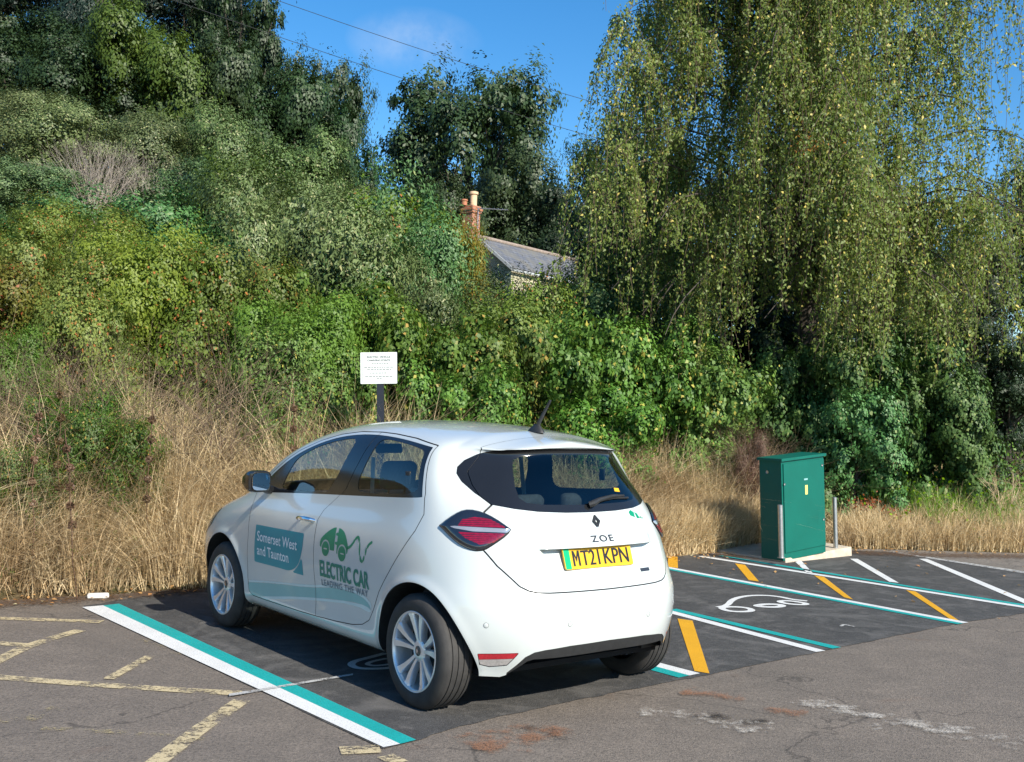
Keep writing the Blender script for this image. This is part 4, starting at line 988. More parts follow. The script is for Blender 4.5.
SP = {
 'hedge': leafmat('hedge_leaf', (0.024, 0.071, 0.015), (0.135, 0.259, 0.049), (0.360, 0.326, 0.065), .2, .5, spec=.3),
 'hazel': leafmat('hazel_leaf', (.030, .074, .016), (.150, .235, .045), (0.393, 0.258, 0.060), .35),
 'ivy': leafmat('ivy_leaf', (0.022, 0.069, 0.018), (0.077, 0.156, 0.037), (0.200, 0.250, 0.088), .15, .5, spec=.25),
 'elder': leafmat('elder_leaf', (0.038, 0.090, 0.033), (0.105, 0.187, 0.067), (0.239, 0.299, 0.120), .14),
 'grey': leafmat('grey_green_leaf', (0.048, 0.078, 0.029), (0.158, 0.202, 0.078), (0.314, 0.314, 0.156), .14),
 'bramble': leafmat('bramble_leaf', (0.067, 0.121, 0.027), (0.222, 0.289, 0.059), (0.437, 0.150, 0.049), .35),
 'broom': leafmat('broom_leaf', (0.121, 0.200, 0.022), (0.278, 0.387, 0.044), None, .35),
 'russet': leafmat('russet_leaf', (.085, .085, .025), (.200, .190, .050), (0.330, 0.077, 0.033), .35),
 'yellow': leafmat('yellow_leaf', (.16, .17, .02), (.36, .29, .04), None, .4),
 'oak': leafmat('oak_leaf', (.014, .034, .013), (.044, .078, .026), None, .14),
 'dark': leafmat('dark_and_shade_leaf', (.008, .020, .009), (.025, .048, .019), None, .12),  # dark evergreen green, also carries the shade behind the birch as colour
 'pine': leafmat('pine_leaf', (.006, .018, .014), (.021, .042, .027), None, .1),
 'ash': leafmat('ash_leaf', (.045, .080, .018), (.110, .155, .034), None, .3),
 'birch': leafmat('birch_leaf', (0.097, 0.146, 0.037), (0.292, 0.351, 0.108), (0.564, 0.470, 0.125), .35, nscale=.5),
 'autumn': leafmat('autumn_leaf', (.50, .22, .03), (.62, .36, .05), None, .4),
 'dead': leafmat('dead_leaf', (.09, .055, .032), (.19, .12, .07), None, .2),
 'nettle': leafmat('nettle_leaf', (0.062, 0.131, 0.022), (0.150, 0.250, 0.044), None, .35),
}
M_bark = simple('dark_bark', (.055, .045, .035), .9, var=.4, vs=8, bmp=.5, bs=30)
M_birchbark = simple('pale_birch_bark', (.26, .24, .21), .8, var=.35, vs=9, bmp=.4, bs=30)
M_twig = simple('grey_dead_twig', (.21, .175, .145), .9, var=.3, vs=5)
M_twigb = simple('brown_dead_twig', (.150, .105, .068), .9, var=.3, vs=5)
M_pale = simple('pale_grey_twig', (.36, .31, .26), .9, var=.3, vs=5)
M_palet = simple('pale_dry_stem', (.42, .32, .20), .85, var=.3, vs=5)
USED = {}
PROTO = {}
def proto(key, sp, rx, ry, h, n, ls, bark=None, r0=.15, **kw):
    cl, C, Rl = cloud(rx, ry, h, n, ls, **kw)
    sd_k = kw.get('seed', 1); tm = limbs(C, h, r0, sd_k).mesh('trunk', True)
    PROTO[key] = (bushmesh('crown', cl), tm, rx, h, sp, bark or M_bark)
def plant(key, px, ytop, pw, Y, name, label, cat, group=None, sp=None, rz=None, zb=None, wy=1.0, hmin=.5, wmin=.72):
    """stand a prototype where the photo shows it: centre column px, top row ytop, width pw pixels, distance Y"""
    crown, trunk, prx, ph, sp0, bk = PROTO[key]
    p = at(px, ytop, Y); x = p.x; zb = tz(x, Y) - .05 if zb is None else zb; h = max(hmin, p.z - zb); wmin = .25 if pw < 50 else wmin; w = max(pw / FPX * Y / 2, h / ph * prx * wmin)
    e_ = empty(name, (x, Y, zb), rng.random() * 6.28 if rz is None else rz); tag(e_, label, cat, group)
    s_ = Vector((w / prx, w / prx * wy, h / ph))
    for nm, me, mat in (('foliage' if h < 5 else 'crown', crown, SP[sp or sp0]), ('stem' if h < 5 else 'trunk', trunk, bk)):
        key2 = (me.name, mat.name)
        if key2 not in USED:
            m2 = me if me.users == 0 else me.copy(); m2.materials.clear(); m2.materials.append(mat); USED[key2] = m2
        o = bpy.data.objects.new(nm, USED[key2]); COL.objects.link(o); o.parent = e_; o.scale = s_
    return e_
# prototypes (real sizes in metres)
proto('hedgeA', 'hedge', 1.5, 1.2, 2.4, 36000, .062, K=40, seed=11, r0=.05, low=.03, lobe=.27, sub=16, asp=.72, jit=.55, broad=4, spread=.34)
proto('hedgeB', 'hedge', 1.5, 1.2, 2.4, 36000, .062, K=40, seed=12, r0=.05, low=.03, lobe=.27, sub=16, asp=.72, jit=.55, broad=4, spread=.34)
proto('ivyA', 'ivy', 1.5, 1.2, 2.2, 28000, .066, K=22, seed=13, r0=.05, low=.05, lobe=.42, sub=14, asp=.8, hang=.25)
proto('shrubA', 'grey', 1.6, 1.4, 3.0, 34000, .060, K=16, seed=14, r0=.06, low=.1, lobe=.42, asp=.36, sub=26, spread=.30)
proto('shrubB', 'elder', 1.6, 1.4, 3.0, 30000, .075, K=15, seed=15, r0=.06, low=.1, lobe=.42, sub=22, asp=.45, hang=.3)
proto('bramA', 'bramble', 1.4, 1.1, 2.0, 34000, .046, K=18, seed=16, r0=.03, low=.05, lobe=.40, sub=26, spread=.34)
proto('treeA', 'grey', 3.5, 3.5, 8.0, 52000, .115, K=17, seed=21, r0=.18, low=.2, lobe=.42, sub=34, asp=.5)
proto('treeB', 'oak', 3.5, 3.5, 8.0, 40000, .14, K=18, seed=22, r0=.22, low=.25, lobe=.42, sub=26, asp=.6, core=.05)
proto('oak', 'oak', 4.5, 4.5, 11.0, 36000, .165, K=30, seed=23, r0=.3, low=.40, lobe=.27, sub=12, asp=.6, core=.05, spread=.34, broad=2.5)
proto('pine', 'pine', 3.6, 3.6, 13.0, 40000, .19, K=28, seed=24, r0=.28, low=.35, lobe=.33, sub=16, flat=.45, asp=.22, core=.04, spread=.5)
proto('conif', 'dark', 2.6, 2.6, 9.0, 34000, .125, K=30, seed=25, r0=.2, low=.08, lobe=.42, sub=14, flat=.6, asp=.3, hang=.3)
G_far = 'dark trees along the top of the hill'
G_mid = 'grey green trees on the hillside'
G_hedge = 'leafy bushes of the hedge behind the bays'
# --- top of the hill
for a in [('pine', -30, -90, 170, 48, 'pine_tree', 'dark pine at the far left top edge of the hill', 'tree'),
          ('oak', 45, -80, 190, 52, 'broadleaf_tree', 'dark bushy tree behind the hill, second from the left edge', 'tree'),
          ('pine', 105, -120, 150, 46, 'pine_tree', 'tall dark pine left of the lighter green tree', 'tree'),
          ('pine', 205, -70, 170, 50, 'pine_tree', 'tall dark pine just right of the lighter green tree', 'tree'),
          ('oak', 240, -30, 90, 47, 'broadleaf_tree', 'tall dark tree whose right side meets the sky above the round oak', 'tree'),
          ('oak', 320, 40, 112, 46, 'oak_tree', 'round dark oak against the sky, left of the sky gap', 'tree'),
          ('treeB', 340, 112, 60, 44, 'broadleaf_tree', 'dark tree sloping down to the sky gap beside the round oak', 'tree')]:
    plant(*a, group=G_far, wmin=.45)
plant('treeB', 150, 10, 115, 40, 'ash_tree', 'lighter green tree among the dark trees high on the hill', 'tree', sp='ash')
plant('oak', 472, 48, 122, 68, 'oak_tree', 'tall dark oak with sky showing through, above the cottage roof', 'tree')
for a in [('treeB', 425, 178, 110, 62, 'broadleaf_tree', 'dark tree below the tall oak, left of the chimney', 'tree'),
          ('treeB', 512, 156, 120, 62, 'broadleaf_tree', 'dark tree directly behind the chimney pots', 'tree'),
          ('conif', 572, 165, 110, 60, 'conifer_tree', 'dark conifer behind the far end of the slate roof', 'tree')]:
    plant(*a, group='dark trees behind the cottage')
# --- hillside
for i, a in enumerate([('treeA', 8, 78, 130, 31, 'leftmost grey green tree on the hillside'), ('treeA', 92, 92, 130, 30, 'grey green tree behind the bare grey shrub'), ('treeA', 172, 104, 120, 31, 'round grey green tree right of the bare grey shrub'),
    ('treeA', 236, 96, 110, 32, 'pale grey green tree below the tall dark tree at the sky edge'), ('treeA', 302, 122, 110, 33, 'broad grey green tree below the round oak'), ('treeA', 362, 180, 80, 32, 'grey green tree under the sky gap, left of the cottage'),
    ('treeB', 30, 158, 90, 24, 'dark green tree low on the left hillside'), ('treeB', 205, 165, 110, 23, 'dark green tree among the hillside bushes'), ('treeB', 400, 200, 90, 30, 'dark green tree left of the brick chimney')]):
    plant(a[0], a[1], a[2], a[3] * 1.25, a[4], 'hillside_tree', a[5], 'tree', group=G_mid, sp=('grey' if i < 6 else 'elder'))
for a in [('treeB', 20, 20, 150, 41, 'dark tree filling the top left corner below the leftmost pine'), ('treeB', 95, 28, 140, 40, 'dark tree left of the lighter green tree, below the pines'), ('treeB', 215, 48, 130, 41, 'dark tree right of the lighter green tree, below the pines'), ('treeB', 285, 78, 120, 42, 'dark tree below the round oak and its taller left neighbour')]:
    plant(a[0], a[1], a[2], a[3], a[4], 'broadleaf_tree', a[5], 'tree', group=G_far, sp='oak')
# --- shrubs on the bank, upper row
for a in [('shrubB', 30, 190, 130, 17.5, 'green shrub at the left edge below the grey trees', 'elder'), ('shrubA', 120, 212, 80, 17, 'shrub with cream flower heads right of the leftmost green shrub', 'bramble'),
    ('shrubB', 196, 196, 130, 16.5, 'dark elder shrub with drooping leaves in the middle of the bank', 'elder'), ('shrubA', 262, 172, 110, 17.5, 'tall grey green shrub left of the bank centre', 'grey'),
    ('shrubA', 312, 190, 120, 15.5, 'feathery light green shrub behind the sign', 'grey'), ('shrubB', 350, 176, 90, 18, 'upright dark shrub behind the feathery one', 'elder'),
    ('shrubA', 400, 222, 100, 16.5, 'grey green shrub left of the chimney base', 'elder'), ('bramA', 462, 226, 38, 30, 'yellow leaved bush in front of the brick chimney', 'yellow'),
    ('bramA', 250, 168, 44, 19, 'small pale yellow green bush above the elder', 'ash'), ('shrubA', 440, 272, 60, 15.5, 'grey green shrub below the cottage gable', 'grey'),
    ('bramA', 395, 205, 60, 18.5, 'small yellow tinged shrub left of the yellow bush', 'bramble')]:
    plant(a[0], a[1], a[2], a[3] * (1.5 if a[3] > 40 else 1), a[4], 'shrub', a[5], 'shrub', group='shrubs on the upper bank', sp=a[6])
# --- brambles and broom, left front
for a in [('bramA', -20, 262, 150, 11.0, 'bramble thicket at the left edge with reddish leaves', 'russet'), ('bramA', 55, 245, 120, 11.8, 'russet tinged bramble thicket left of the bright broom', 'bramble'),
    ('bramA', 132, 236, 110, 12.4, 'bright yellow green broom bush on the left of the bank', 'broom'), ('bramA', 190, 252, 100, 12.4, 'yellow green bramble right of the broom', 'bramble'),
    ('bramA', 85, 300, 110, 10.8, 'green bramble below the broom, behind the dry grass', 'bramble'), ('bramA', -5, 330, 90, 10.2, 'green bramble low at the left edge', 'nettle'),
    ('bramA', 245, 262, 110, 12.8, 'olive bramble above the tangle of dead stems', 'bramble'), ('bramA', 290, 300, 110, 11.9, 'green bramble right of the dead stems', 'nettle'),
    ('shrubA', 70, 205, 110, 14.5, 'olive shrub behind the russet brambles', 'bramble'), ('shrubA', -15, 215, 110, 14.0, 'olive shrub above the left edge brambles', 'bramble'),
    ('bramA', 290, 335, 90, 11.2, 'low green bramble behind the tall dry grass', 'hedge')]:
    plant(a[0], a[1], a[2], a[3] * 1.35, a[4] + .9, 'bramble_bush', a[5], 'bramble', group='brambles on the left bank', sp=a[6])
for (px, yt, pw, Y, lab) in ((25, 452, 70, 9.5, 'low green bramble clump in the straw nearest the left edge'), (112, 418, 80, 10.0, 'low green bramble clump in the straw under the dead stems'), (66, 392, 60, 10.3, 'green bramble clump behind the tallest dock stem')):
    plant('bramA', px, yt, pw, Y, 'bramble_bush', lab, 'bramble', group='low brambles in the dry grass', sp='hazel')
# --- the leafy hedge
for a in [('shrubA', 494, 278, 40, 17.0, 'small leafy shrub in front of the cottage gable', 'grey'), ('hedgeA', 352, 272, 130, 12.6, 'hedge bush just left of the sign', 'hazel'), ('hedgeB', 420, 296, 130, 12.4, 'light green hedge bush right of the sign', 'hazel'), ('hedgeA', 492, 302, 130, 13.0, 'light green hedge bush behind the aerial', 'hazel'),
    ('hedgeB', 562, 306, 130, 13.4, 'green hedge bush above the rear window', 'hedge'), ('hedgeA', 632, 318, 130, 13.8, 'green hedge bush right of the car roof', 'hedge'), ('hedgeB', 702, 338, 120, 14.4, 'green hedge bush left of the cabinet, end of the hedge', 'hedge'),
    ('hedgeA', 340, 350, 110, 11.4, 'low hedge bush below the sign panel', 'hedge'), ('hedgeB', 455, 350, 120, 12.0, 'low hedge bush behind the car roof', 'hedge'), ('hedgeA', 590, 375, 120, 12.9, 'low hedge bush behind the spoiler', 'hedge'),
    ('hedgeB', 672, 385, 100, 14.6, 'low hedge bush behind the dry grass right of the car', 'hedge'), ('bramA', 525, 296, 70, 15.2, 'loose olive bush below the slate roof', 'bramble'), ('shrubA', 590, 276, 40, 17.5, 'slim leafy shrub in front of the cream cottage wall', 'hazel'), ('shrubB', 612, 290, 70, 16, 'leafy shrub hiding the eaves of the cottage', 'elder'), ('shrubB', 662, 290, 100, 16, 'leafy shrub under the left edge of the birch', 'elder')]:
    plant(a[0], a[1], a[2], a[3] * 1.4, a[4] + (1.0 if a[0] != 'x' else 0), 'hedge_bush', a[5], 'hedge bush', group=G_hedge, sp=a[6])
# --- right side under and behind the birch; shade there is put into dark leaf colour
for a in [('ivyA', 812, 352, 110, 15.6, 'ivy covered mound behind the cabinet', 'ivy'), ('ivyA', 888, 338, 130, 16.0, 'ivy covered mound right of the cabinet', 'ivy'), ('ivyA', 850, 400, 120, 15.0, 'low ivy bush right behind the cabinet', 'elder'),
    ('ivyA', 940, 385, 90, 15.8, 'ivy bush at the edge of the deep shade', 'ivy'), ('ivyA', 748, 330, 100, 17.5, 'ivy bush left of the cabinet, leaves darkened for shade', 'dark')]:
    plant(a[0], a[1], a[2], a[3], a[4], 'ivy_bush', a[5], 'ivy bush', group='ivy bushes under the birch', sp=a[6])
for a in [('conif', 608, 84, 50, 28, 'dark conifer left of the weeping birch', 'dark'), ('conif', 690, 120, 150, 24, 'dark conifer behind the left side of the birch', 'dark'), ('conif', 790, 95, 160, 23, 'dark conifer behind the middle of the birch', 'dark'), ('conif', 880, 180, 150, 22, 'dark conifer behind the right side of the birch', 'dark'),
    ('conif', 925, 215, 120, 25, 'dark conifer seen through the right curtain of the birch', 'dark'), ('conif', 975, 205, 120, 20, 'dark yew at the right edge in deep shade', 'dark'), ('conif', 1050, 120, 130, 21, 'tall dark conifer cut by the right picture edge', 'dark'), ('treeB', 640, 190, 110, 19.5, 'dark leafy tree behind the left curtain of the birch', 'oak'), ('conif', 740, 230, 130, 18.8, 'low yew in the gap under the birch, leaves darkened for shade', 'dark'),
    ('conif', 1010, 300, 110, 17.3, 'low dark conifer at the right edge above the shaded bank', 'dark')]:
    plant(a[0], a[1], a[2], a[3], a[4], 'conifer_tree', a[5], 'tree', group='dark evergreens behind the birch', sp=a[6], wmin=.5)

# --- weeping birch
def birch():
    r = np.random.default_rng(5); root = empty('weeping_birch', (4.6, 17.0, tz(4.6, 17.0))); tag(root, 'large weeping birch with long hanging leafy strands over the bank', 'tree')
    z0 = root.location.z; tb = MB(); tw0 = []; tw1 = []; 
    tb.tube([(0, 0, -.1), (.1, 0, 2), (-.1, .1, 4.5), (.15, 0, 7), (.0, 0, 9.5), (.1, 0, 12.5)], [.26, .23, .19, .14, .09, .03], 10)
    LP, LN, S0, S1 = [], [], [], []
    def strand(p, L, dens=30, wig=.05):
        n = max(3, int(L / .22)); q_ = np.zeros((n + 1, 3)); q_[0] = p; d = np.array([r.normal() * .5, r.normal() * .5, -.35])
        for i in range(n):
            d = d * .68 + np.array([r.normal() * wig * 2 - .02, r.normal() * wig * 2, -1]) * .32; d /= np.linalg.norm(d); q_[i + 1] = q_[i] + d * L / n
        S0.append(q_[:-1]); S1.append(q_[1:]); m = int(L * dens); t_ = r.random(m) * n * .999; i = t_.astype(int); f = (t_ - i)[:, None]
        w = .03 + .07 * r.random(m)[:, None]; LP.append(q_[i] * (1 - f) + q_[i + 1] * f + rdir(m, r) * w * np.array([1, 1, .5]))
    # branches arch out from the trunk; each ends in a curtain of strands
    nb = 0; specs = []
    for k in range(190):
        ang = r.random() * 2 * math.pi
        if k < 140: ang = -math.pi / 2 + r.normal() * .95           # most of what the photo shows hangs on the near side
        zt = 3.0 + 9.0 * r.random() ** .9; rad = (.8 + 3.0 * math.sqrt(r.random())) * (1.0 if zt < 8.5 else .75)
        x, y = math.cos(ang) * rad * 1.02, math.sin(ang) * rad * .8
        if x > 2.9: continue
        if x > 1.6 and zt > 5.4 and r.random() < .55: continue      # thin upper right where the sky shows
        if -.2 < x < 1.2 and zt > 6.3 and r.random() < .45: continue
        specs.append((x, y, zt))
    for (x, y, zt) in specs:
        b0 = np.array([0, 0, max(3.4, zt - 1.4 - 1.2 * r.random())]); tip = np.array([x, y, zt]); o = np.array([x, y, 0]) / max(1e-6, math.hypot(x, y)); side = np.array([-o[1], o[0], 0]) * r.normal() * .25
        mid = (b0 + tip) / 2 + np.array([0, 0, .5 + .5 * r.random()]); drop = tip + o * (.35 + .3 * r.random()) + side + np.array([0, 0, -.55 - .5 * r.random()])
        cp_ = [Vector(b0), Vector(mid), Vector(tip), Vector(drop)]
        bz = [cp_[0] * (1 - u) ** 3 + cp_[1] * 3 * u * (1 - u) ** 2 + cp_[2] * 3 * u * u * (1 - u) + cp_[3] * u ** 3 for u in [i / 9 for i in range(10)]]
        tb.tube(bz, [.020 * (1 - i / 10) + .003 for i in range(10)], 5)
        end = 1.5 + 2.4 * r.random(); fs = r.random(6) ** .8
        cen = [np.array(b0 * (1 - u) ** 3 + mid * 3 * u * (1 - u) ** 2 + tip * 3 * u * u * (1 - u) + drop * u ** 3) for u in .35 + .65 * fs]
        for s_ in range(r.integers(17, 28)):
            p = cen[r.integers(0, 3)] + r.normal(size=3) * [.06, .06, .08]
            L = min(p[2] - end, .7 + (2.3 if p[2] > 6 else 3.2) * r.random() ** 1.2)
            if L > .25: strand(p, L, 50 if x < 1.9 else 36, .13)
        for s_ in range(8):
            f = r.random(); q_ = mid * (1 - f) + drop * f if r.random() < .5 else b0 * (1 - f) + mid * f; strand(q_ + r.normal(size=3) * .12, .35 + .6 * r.random(), 70, .25)
    LP = np.concatenate(LP); n = len(LP); Nn = unit(rdir(n, r) * .9 + np.array([.45, -.6, .35]))
    V, F, T = leaves(LP, Nn, .056, .52, r, hang=.5)
    o = link('leafy_strands', mesh_np('leafy_strands', V, F, 4, tint=T), SP['birch'], root)
    S0c, S1c = np.concatenate(S0), np.concatenate(S1); V, F = segs(S0c, S1c, np.full(len(S0c), .0035), np.full(len(S0c), .003)); link('twigs', mesh_np('twigs', V, F, 4), M_twigb, root)
    tb.build('trunk', M_bark, root, True)
    m = 110; c = at(803, 142, 14.6); cc = np.array([c.x - 4.6, c.y - 17.0, c.z - z0]); au = np.concatenate([cc + r.normal(size=(m, 3)) * [.07, .15, .12], cc + [.33, 0, -.05] + r.normal(size=(m // 2, 3)) * [.12, .15, .05]])
    V, F, T = leaves(au, unit(rdir(len(au), r) + np.array([0, -1, .2])), .042, .6, r); link('orange_leaves', mesh_np('orange_leaves', V, F, 4, tint=T), SP['autumn'], root)
    return n
nbirch = birch()

# --- dead and bare shrubs: branching twigs
def twigbush(name, label, px, ytop, pw, Y, mat, n0=26, depth=4, rad=.012, seed=1, arch=.35, group=None, fan=.42):
    r = np.random.default_rng(seed); p = at(px, ytop, Y); zb = tz(p.x, Y); h = p.z - zb; w = pw / FPX * Y / 2
    P_ = np.stack([r.normal(size=n0) * w * .25, r.normal(size=n0) * w * .2, np.zeros(n0)], 1); D = unit(np.stack([r.normal(size=n0) * w * (.8 if fan > .3 else .45), r.normal(size=n0) * w * .5, np.full(n0, h)], 1)); Rr = np.full(n0, rad); Lg = np.full(n0, h / 2.35)
    A, B_, RA, RB = [], [], [], []
    for d in range(depth):
        for k in range(3):
            Q_ = P_ + D * (Lg / 3)[:, None] * (.8 + .4 * r.random(len(P_)))[:, None]; A.append(P_); B_.append(Q_); RA.append(Rr); RB.append(Rr * .85); Rr = Rr * .85; P_ = Q_
            D = unit(D + r.normal(size=D.shape) * .16 * (fan / .42) + np.array([0, 0, -.06 * arch * d]))
        k = 3 if d < 2 else 2; P_ = np.repeat(P_, k, 0); D = unit(np.repeat(D, k, 0) + r.normal(size=(len(P_), 3)) * fan); Rr = np.repeat(Rr, k) * .7; Lg = np.repeat(Lg, k) * .72
    V, F = segs(np.concatenate(A), np.concatenate(B_), np.concatenate(RA), np.concatenate(RB))
    o = link(name, mesh_np(name, V, F, 4), mat); o.location = (p.x, Y, zb); return tag(o, label, 'bare shrub', group)
plant('shrubA', 752, 436, 40, 14.3, 'dead_bush', 'reddish brown leafy dead shrub just left of the cabinet', 'bare shrub', sp='dead')
twigbush('bare_shrub', 'bare grey shrub standing among the green trees on the left', 96, 150, 50, 24.5, M_pale, 26, 4, .018, 31, .1, None, .26)
twigbush('bare_shrub', 'smaller bare grey shrub right of the large one', 152, 164, 26, 24.5, M_pale, 14, 4, .016, 32, .1, None, .24)
twigbush('dead_bush', 'tangle of grey dead stems above the tall dry grass', 208, 322, 100, 10.9, M_twigb, 30, 4, .011, 33, 1.5)
twigbush('dead_bush', 'brown dead stems among the left brambles', 100, 340, 80, 10.2, M_twigb, 24, 4, .010, 34, 1.2)
twigbush('dead_bush', 'dark brown dead stems at the left picture edge', 20, 330, 70, 10.2, M_twigb, 18, 4, .008, 35, 1.2)
twigbush('dead_bush', 'dark brown bare twigs left of the cabinet', 752, 425, 34, 14.2, M_twigb, 24, 4, .008, 36, .3)
twigbush('dead_bush', 'pale dead branch on the bank at the right edge', 1000, 462, 60, 14.9, M_palet, 5, 3, .012, 37, 1.0)
# tall dead dock stems
def docks():
    k = 0
    for (px, yt, Y, nm) in [(42, 395, 9.0, 'leftmost'), (68, 372, 9.3, 'tall'), (84, 430, 8.9, 'short'), (150, 400, 9.6, 'middle'), (300, 388, 10.3, 'right')]:
        r = np.random.default_rng(60 + k); k += 1; p = at(px, yt, Y); zb = tz(p.x, Y); h = p.z - zb; n = 9; q_ = np.cumsum(np.concatenate([[[0, 0, 0]], np.stack([r.normal(size=n) * .012 - .006, r.normal(size=n) * .01, np.full(n, h / n)], 1)]), 0)
        V, F = segs(q_[:-1], q_[1:], np.full(n, .006), np.full(n, .005)); t_ = .45 + .55 * r.random(420); i = (t_ * (n - .01)).astype(int)
        C = q_[i] + rdir(420, r) * .03; a = leaves(C, rdir(420, r), .024, .8, r); V2, F2, T2 = joinq((V, F), a)
        o = link('dock_stem', mesh_np('dock_stem', V2, F2, 4, tint=T2), SP['dead']); o.location = (p.x, Y, zb)
        tag(o, {'leftmost': 'brown dead dock stem nearest the left picture edge', 'tall': 'tallest brown dead dock stem on the left bank', 'short': 'short brown dock stem right of the tallest one', 'middle': 'brown dock stem in the tall straw below the broom', 'right': 'brown dock stem in the dry grass left of the sign'}[nm], 'dead plant', 'dead dock stems in the dry grass')
docks()

# --- dry grass, green weeds, creeping cover (nobody could count the blades)
def straw():
    m, t, out = nt('dry_straw'); a = nd(t, 'ShaderNodeAttribute', attribute_name='tint').outputs['Fac']; n = noise(t, .8, 3)
    c = mixc(t, a, (.44, .32, .16), (.90, .74, .46)); c = mixc(t, mrange(t, n, .42, .68, 0, .7), c, (.27, .165, .085)); c = mixc(t, mrange(t, noise(t, 3.5, 3), .5, .7, 0, .45), c, (.75, .64, .42)); c = mixc(t, mrange(t, a, .0, .08, 1, 0), c, (.16, .10, .05))
    b = pbsdf(t, out, c, .7, 0, .2, link_out=False); tr = nd(t, 'ShaderNodeBsdfTranslucent'); t.links.new(c, tr.inputs[0]); mx = nd(t, 'ShaderNodeMixShader'); mx.inputs[0].default_value = .25
    t.links.new(b.outputs[0], mx.inputs[1]); t.links.new(tr.outputs[0], mx.inputs[2]); t.links.new(mx.outputs[0], out.inputs[0]); return m
def blades(P_, h, w, lean, r, bend=.5):
    n = len(P_); az = r.random(n) * 2 * math.pi; wd_ = np.stack([np.cos(az), np.sin(az), np.zeros(n)], 1) * w[:, None] / 2
    d = lean; V = []
    for k, (t_, ww) in enumerate(((0, 1), (.35, .9), (.7, .65), (1, .12))):
        c = P_ + d * (h * (bend * t_ ** 2))[:, None] + np.array([0, 0, 1.0]) * (h * t_ * (1 - .35 * np.linalg.norm(d, axis=1) * bend * t_))[:, None]
        V += [c - wd_ * ww, c + wd_ * ww]
    V = np.stack(V, 1).reshape(-1, 3); b = np.arange(n)[:, None] * 8; F = np.concatenate([b + np.array([[2 * k, 2 * k + 1, 2 * k + 3, 2 * k + 2]]) for k in range(3)])
    return V, F, np.repeat(r.random(n), 8)
def strip_pts(n, x0, x1, s0, s1, r, dens=None):
    o = []
    while sum(len(q_) for q_ in o) < n:
        m = n * 3; x = x0 + (x1 - x0) * r.random(m); y = 4 + 18 * r.random(m); s = sverge(x, y); k = (s > s0) & (s < s1) & (np.hypot(x - 3.5, y - 12.85) > .72)
        if dens is not None: k &= r.random(m) < dens(x, y, s)
        o.append(np.stack([x[k], y[k]], 1))
    return np.concatenate(o)[:n]
def grass():
    r = np.random.default_rng(9); out = []
    # tussocks: blades fan out from many centres
    for (n, nc, x0, x1, s1, h0, h1, sp_) in ((96000, 1100, -9.5, -.6, 3.4, .50, 1.60, .17), (42000, 560, -.6, 3.6, 2.8, .45, 1.15, .15), (34000, 560, 3.6, 10, 3.4, .25, .66, .17)):
        C = strip_pts(nc, x0, x1, .06, s1, r, lambda x, y, s: np.clip(.75 + .7 * vnoise(x, y, .9, 11), .12, 1)); hs = h0 + (h1 - h0) * np.clip(.5 + .38 * vnoise(C[:, 0], C[:, 1], 1.3, 3) + .22 * r.normal(size=nc), 0, 1) * np.clip(.5 + .5 * sverge(C[:, 0], C[:, 1]), .45, 1); lz = np.stack([r.normal(size=nc) * .5 - .1, r.normal(size=nc) * .42 - .25, np.zeros(nc)], 1)
        k = r.integers(0, nc, n); g = r.normal(size=(n, 2)) * sp_; xy = C[k] + g; s = sverge(xy[:, 0], xy[:, 1]); ok = s > -.02; k, xy, g = k[ok], xy[ok], g[ok]
        P_ = np.stack([xy[:, 0], xy[:, 1], terr(xy[:, 0], xy[:, 1])], 1); m = len(P_); ln_2 = lz[k] + np.concatenate([g * 2.6, np.zeros((m, 1))], 1) + np.concatenate([r.normal(size=(m, 2)) * .28, np.zeros((m, 1))], 1)
        out.append(blades(P_, hs[k] * (.55 + .7 * r.random(m)), .004 + .007 * r.random(m) ** 2, ln_2, r, .9))
    # flattened, criss-cross straw low down
    n = 26000; xy = strip_pts(n, -9.5, 10, -.03, 2.4, r); P_ = np.stack([xy[:, 0], xy[:, 1], terr(xy[:, 0], xy[:, 1]) + .05 * r.random(n)], 1); a = r.random(n) * 6.28; L = .7 + .9 * r.random(n)
    out.append(blades(P_, .16 + .3 * r.random(n), .004 + .006 * r.random(n), np.stack([np.cos(a) * L, np.sin(a) * L, 0 * a], 1), r, 1.1))
    for (n, x0, x1, s1, h0, h1) in ((16000, 1.2, 3.3, .75, .30, .66), (9000, 4.3, 8.5, .8, .25, .45)):   # thick straw right at the edge of the tarmac
        xy = strip_pts(n, x0, x1, .0, s1, r); P_ = np.stack([xy[:, 0], xy[:, 1], terr(xy[:, 0], xy[:, 1])], 1); out.append(blades(P_, h0 + (h1 - h0) * r.random(n), .004 + .006 * r.random(n), np.concatenate([r.normal(size=(n, 2)) * .35 + [0, -.15], np.zeros((n, 1))], 1), r, .9))
    V, F, T = joinq(*out); return tag(link('dry_grass', mesh_np('dry_grass', V, F, 4, tint=T), straw()), 'tall straw coloured dry grass along the foot of the bank', 'grass', kind='stuff')
grass()
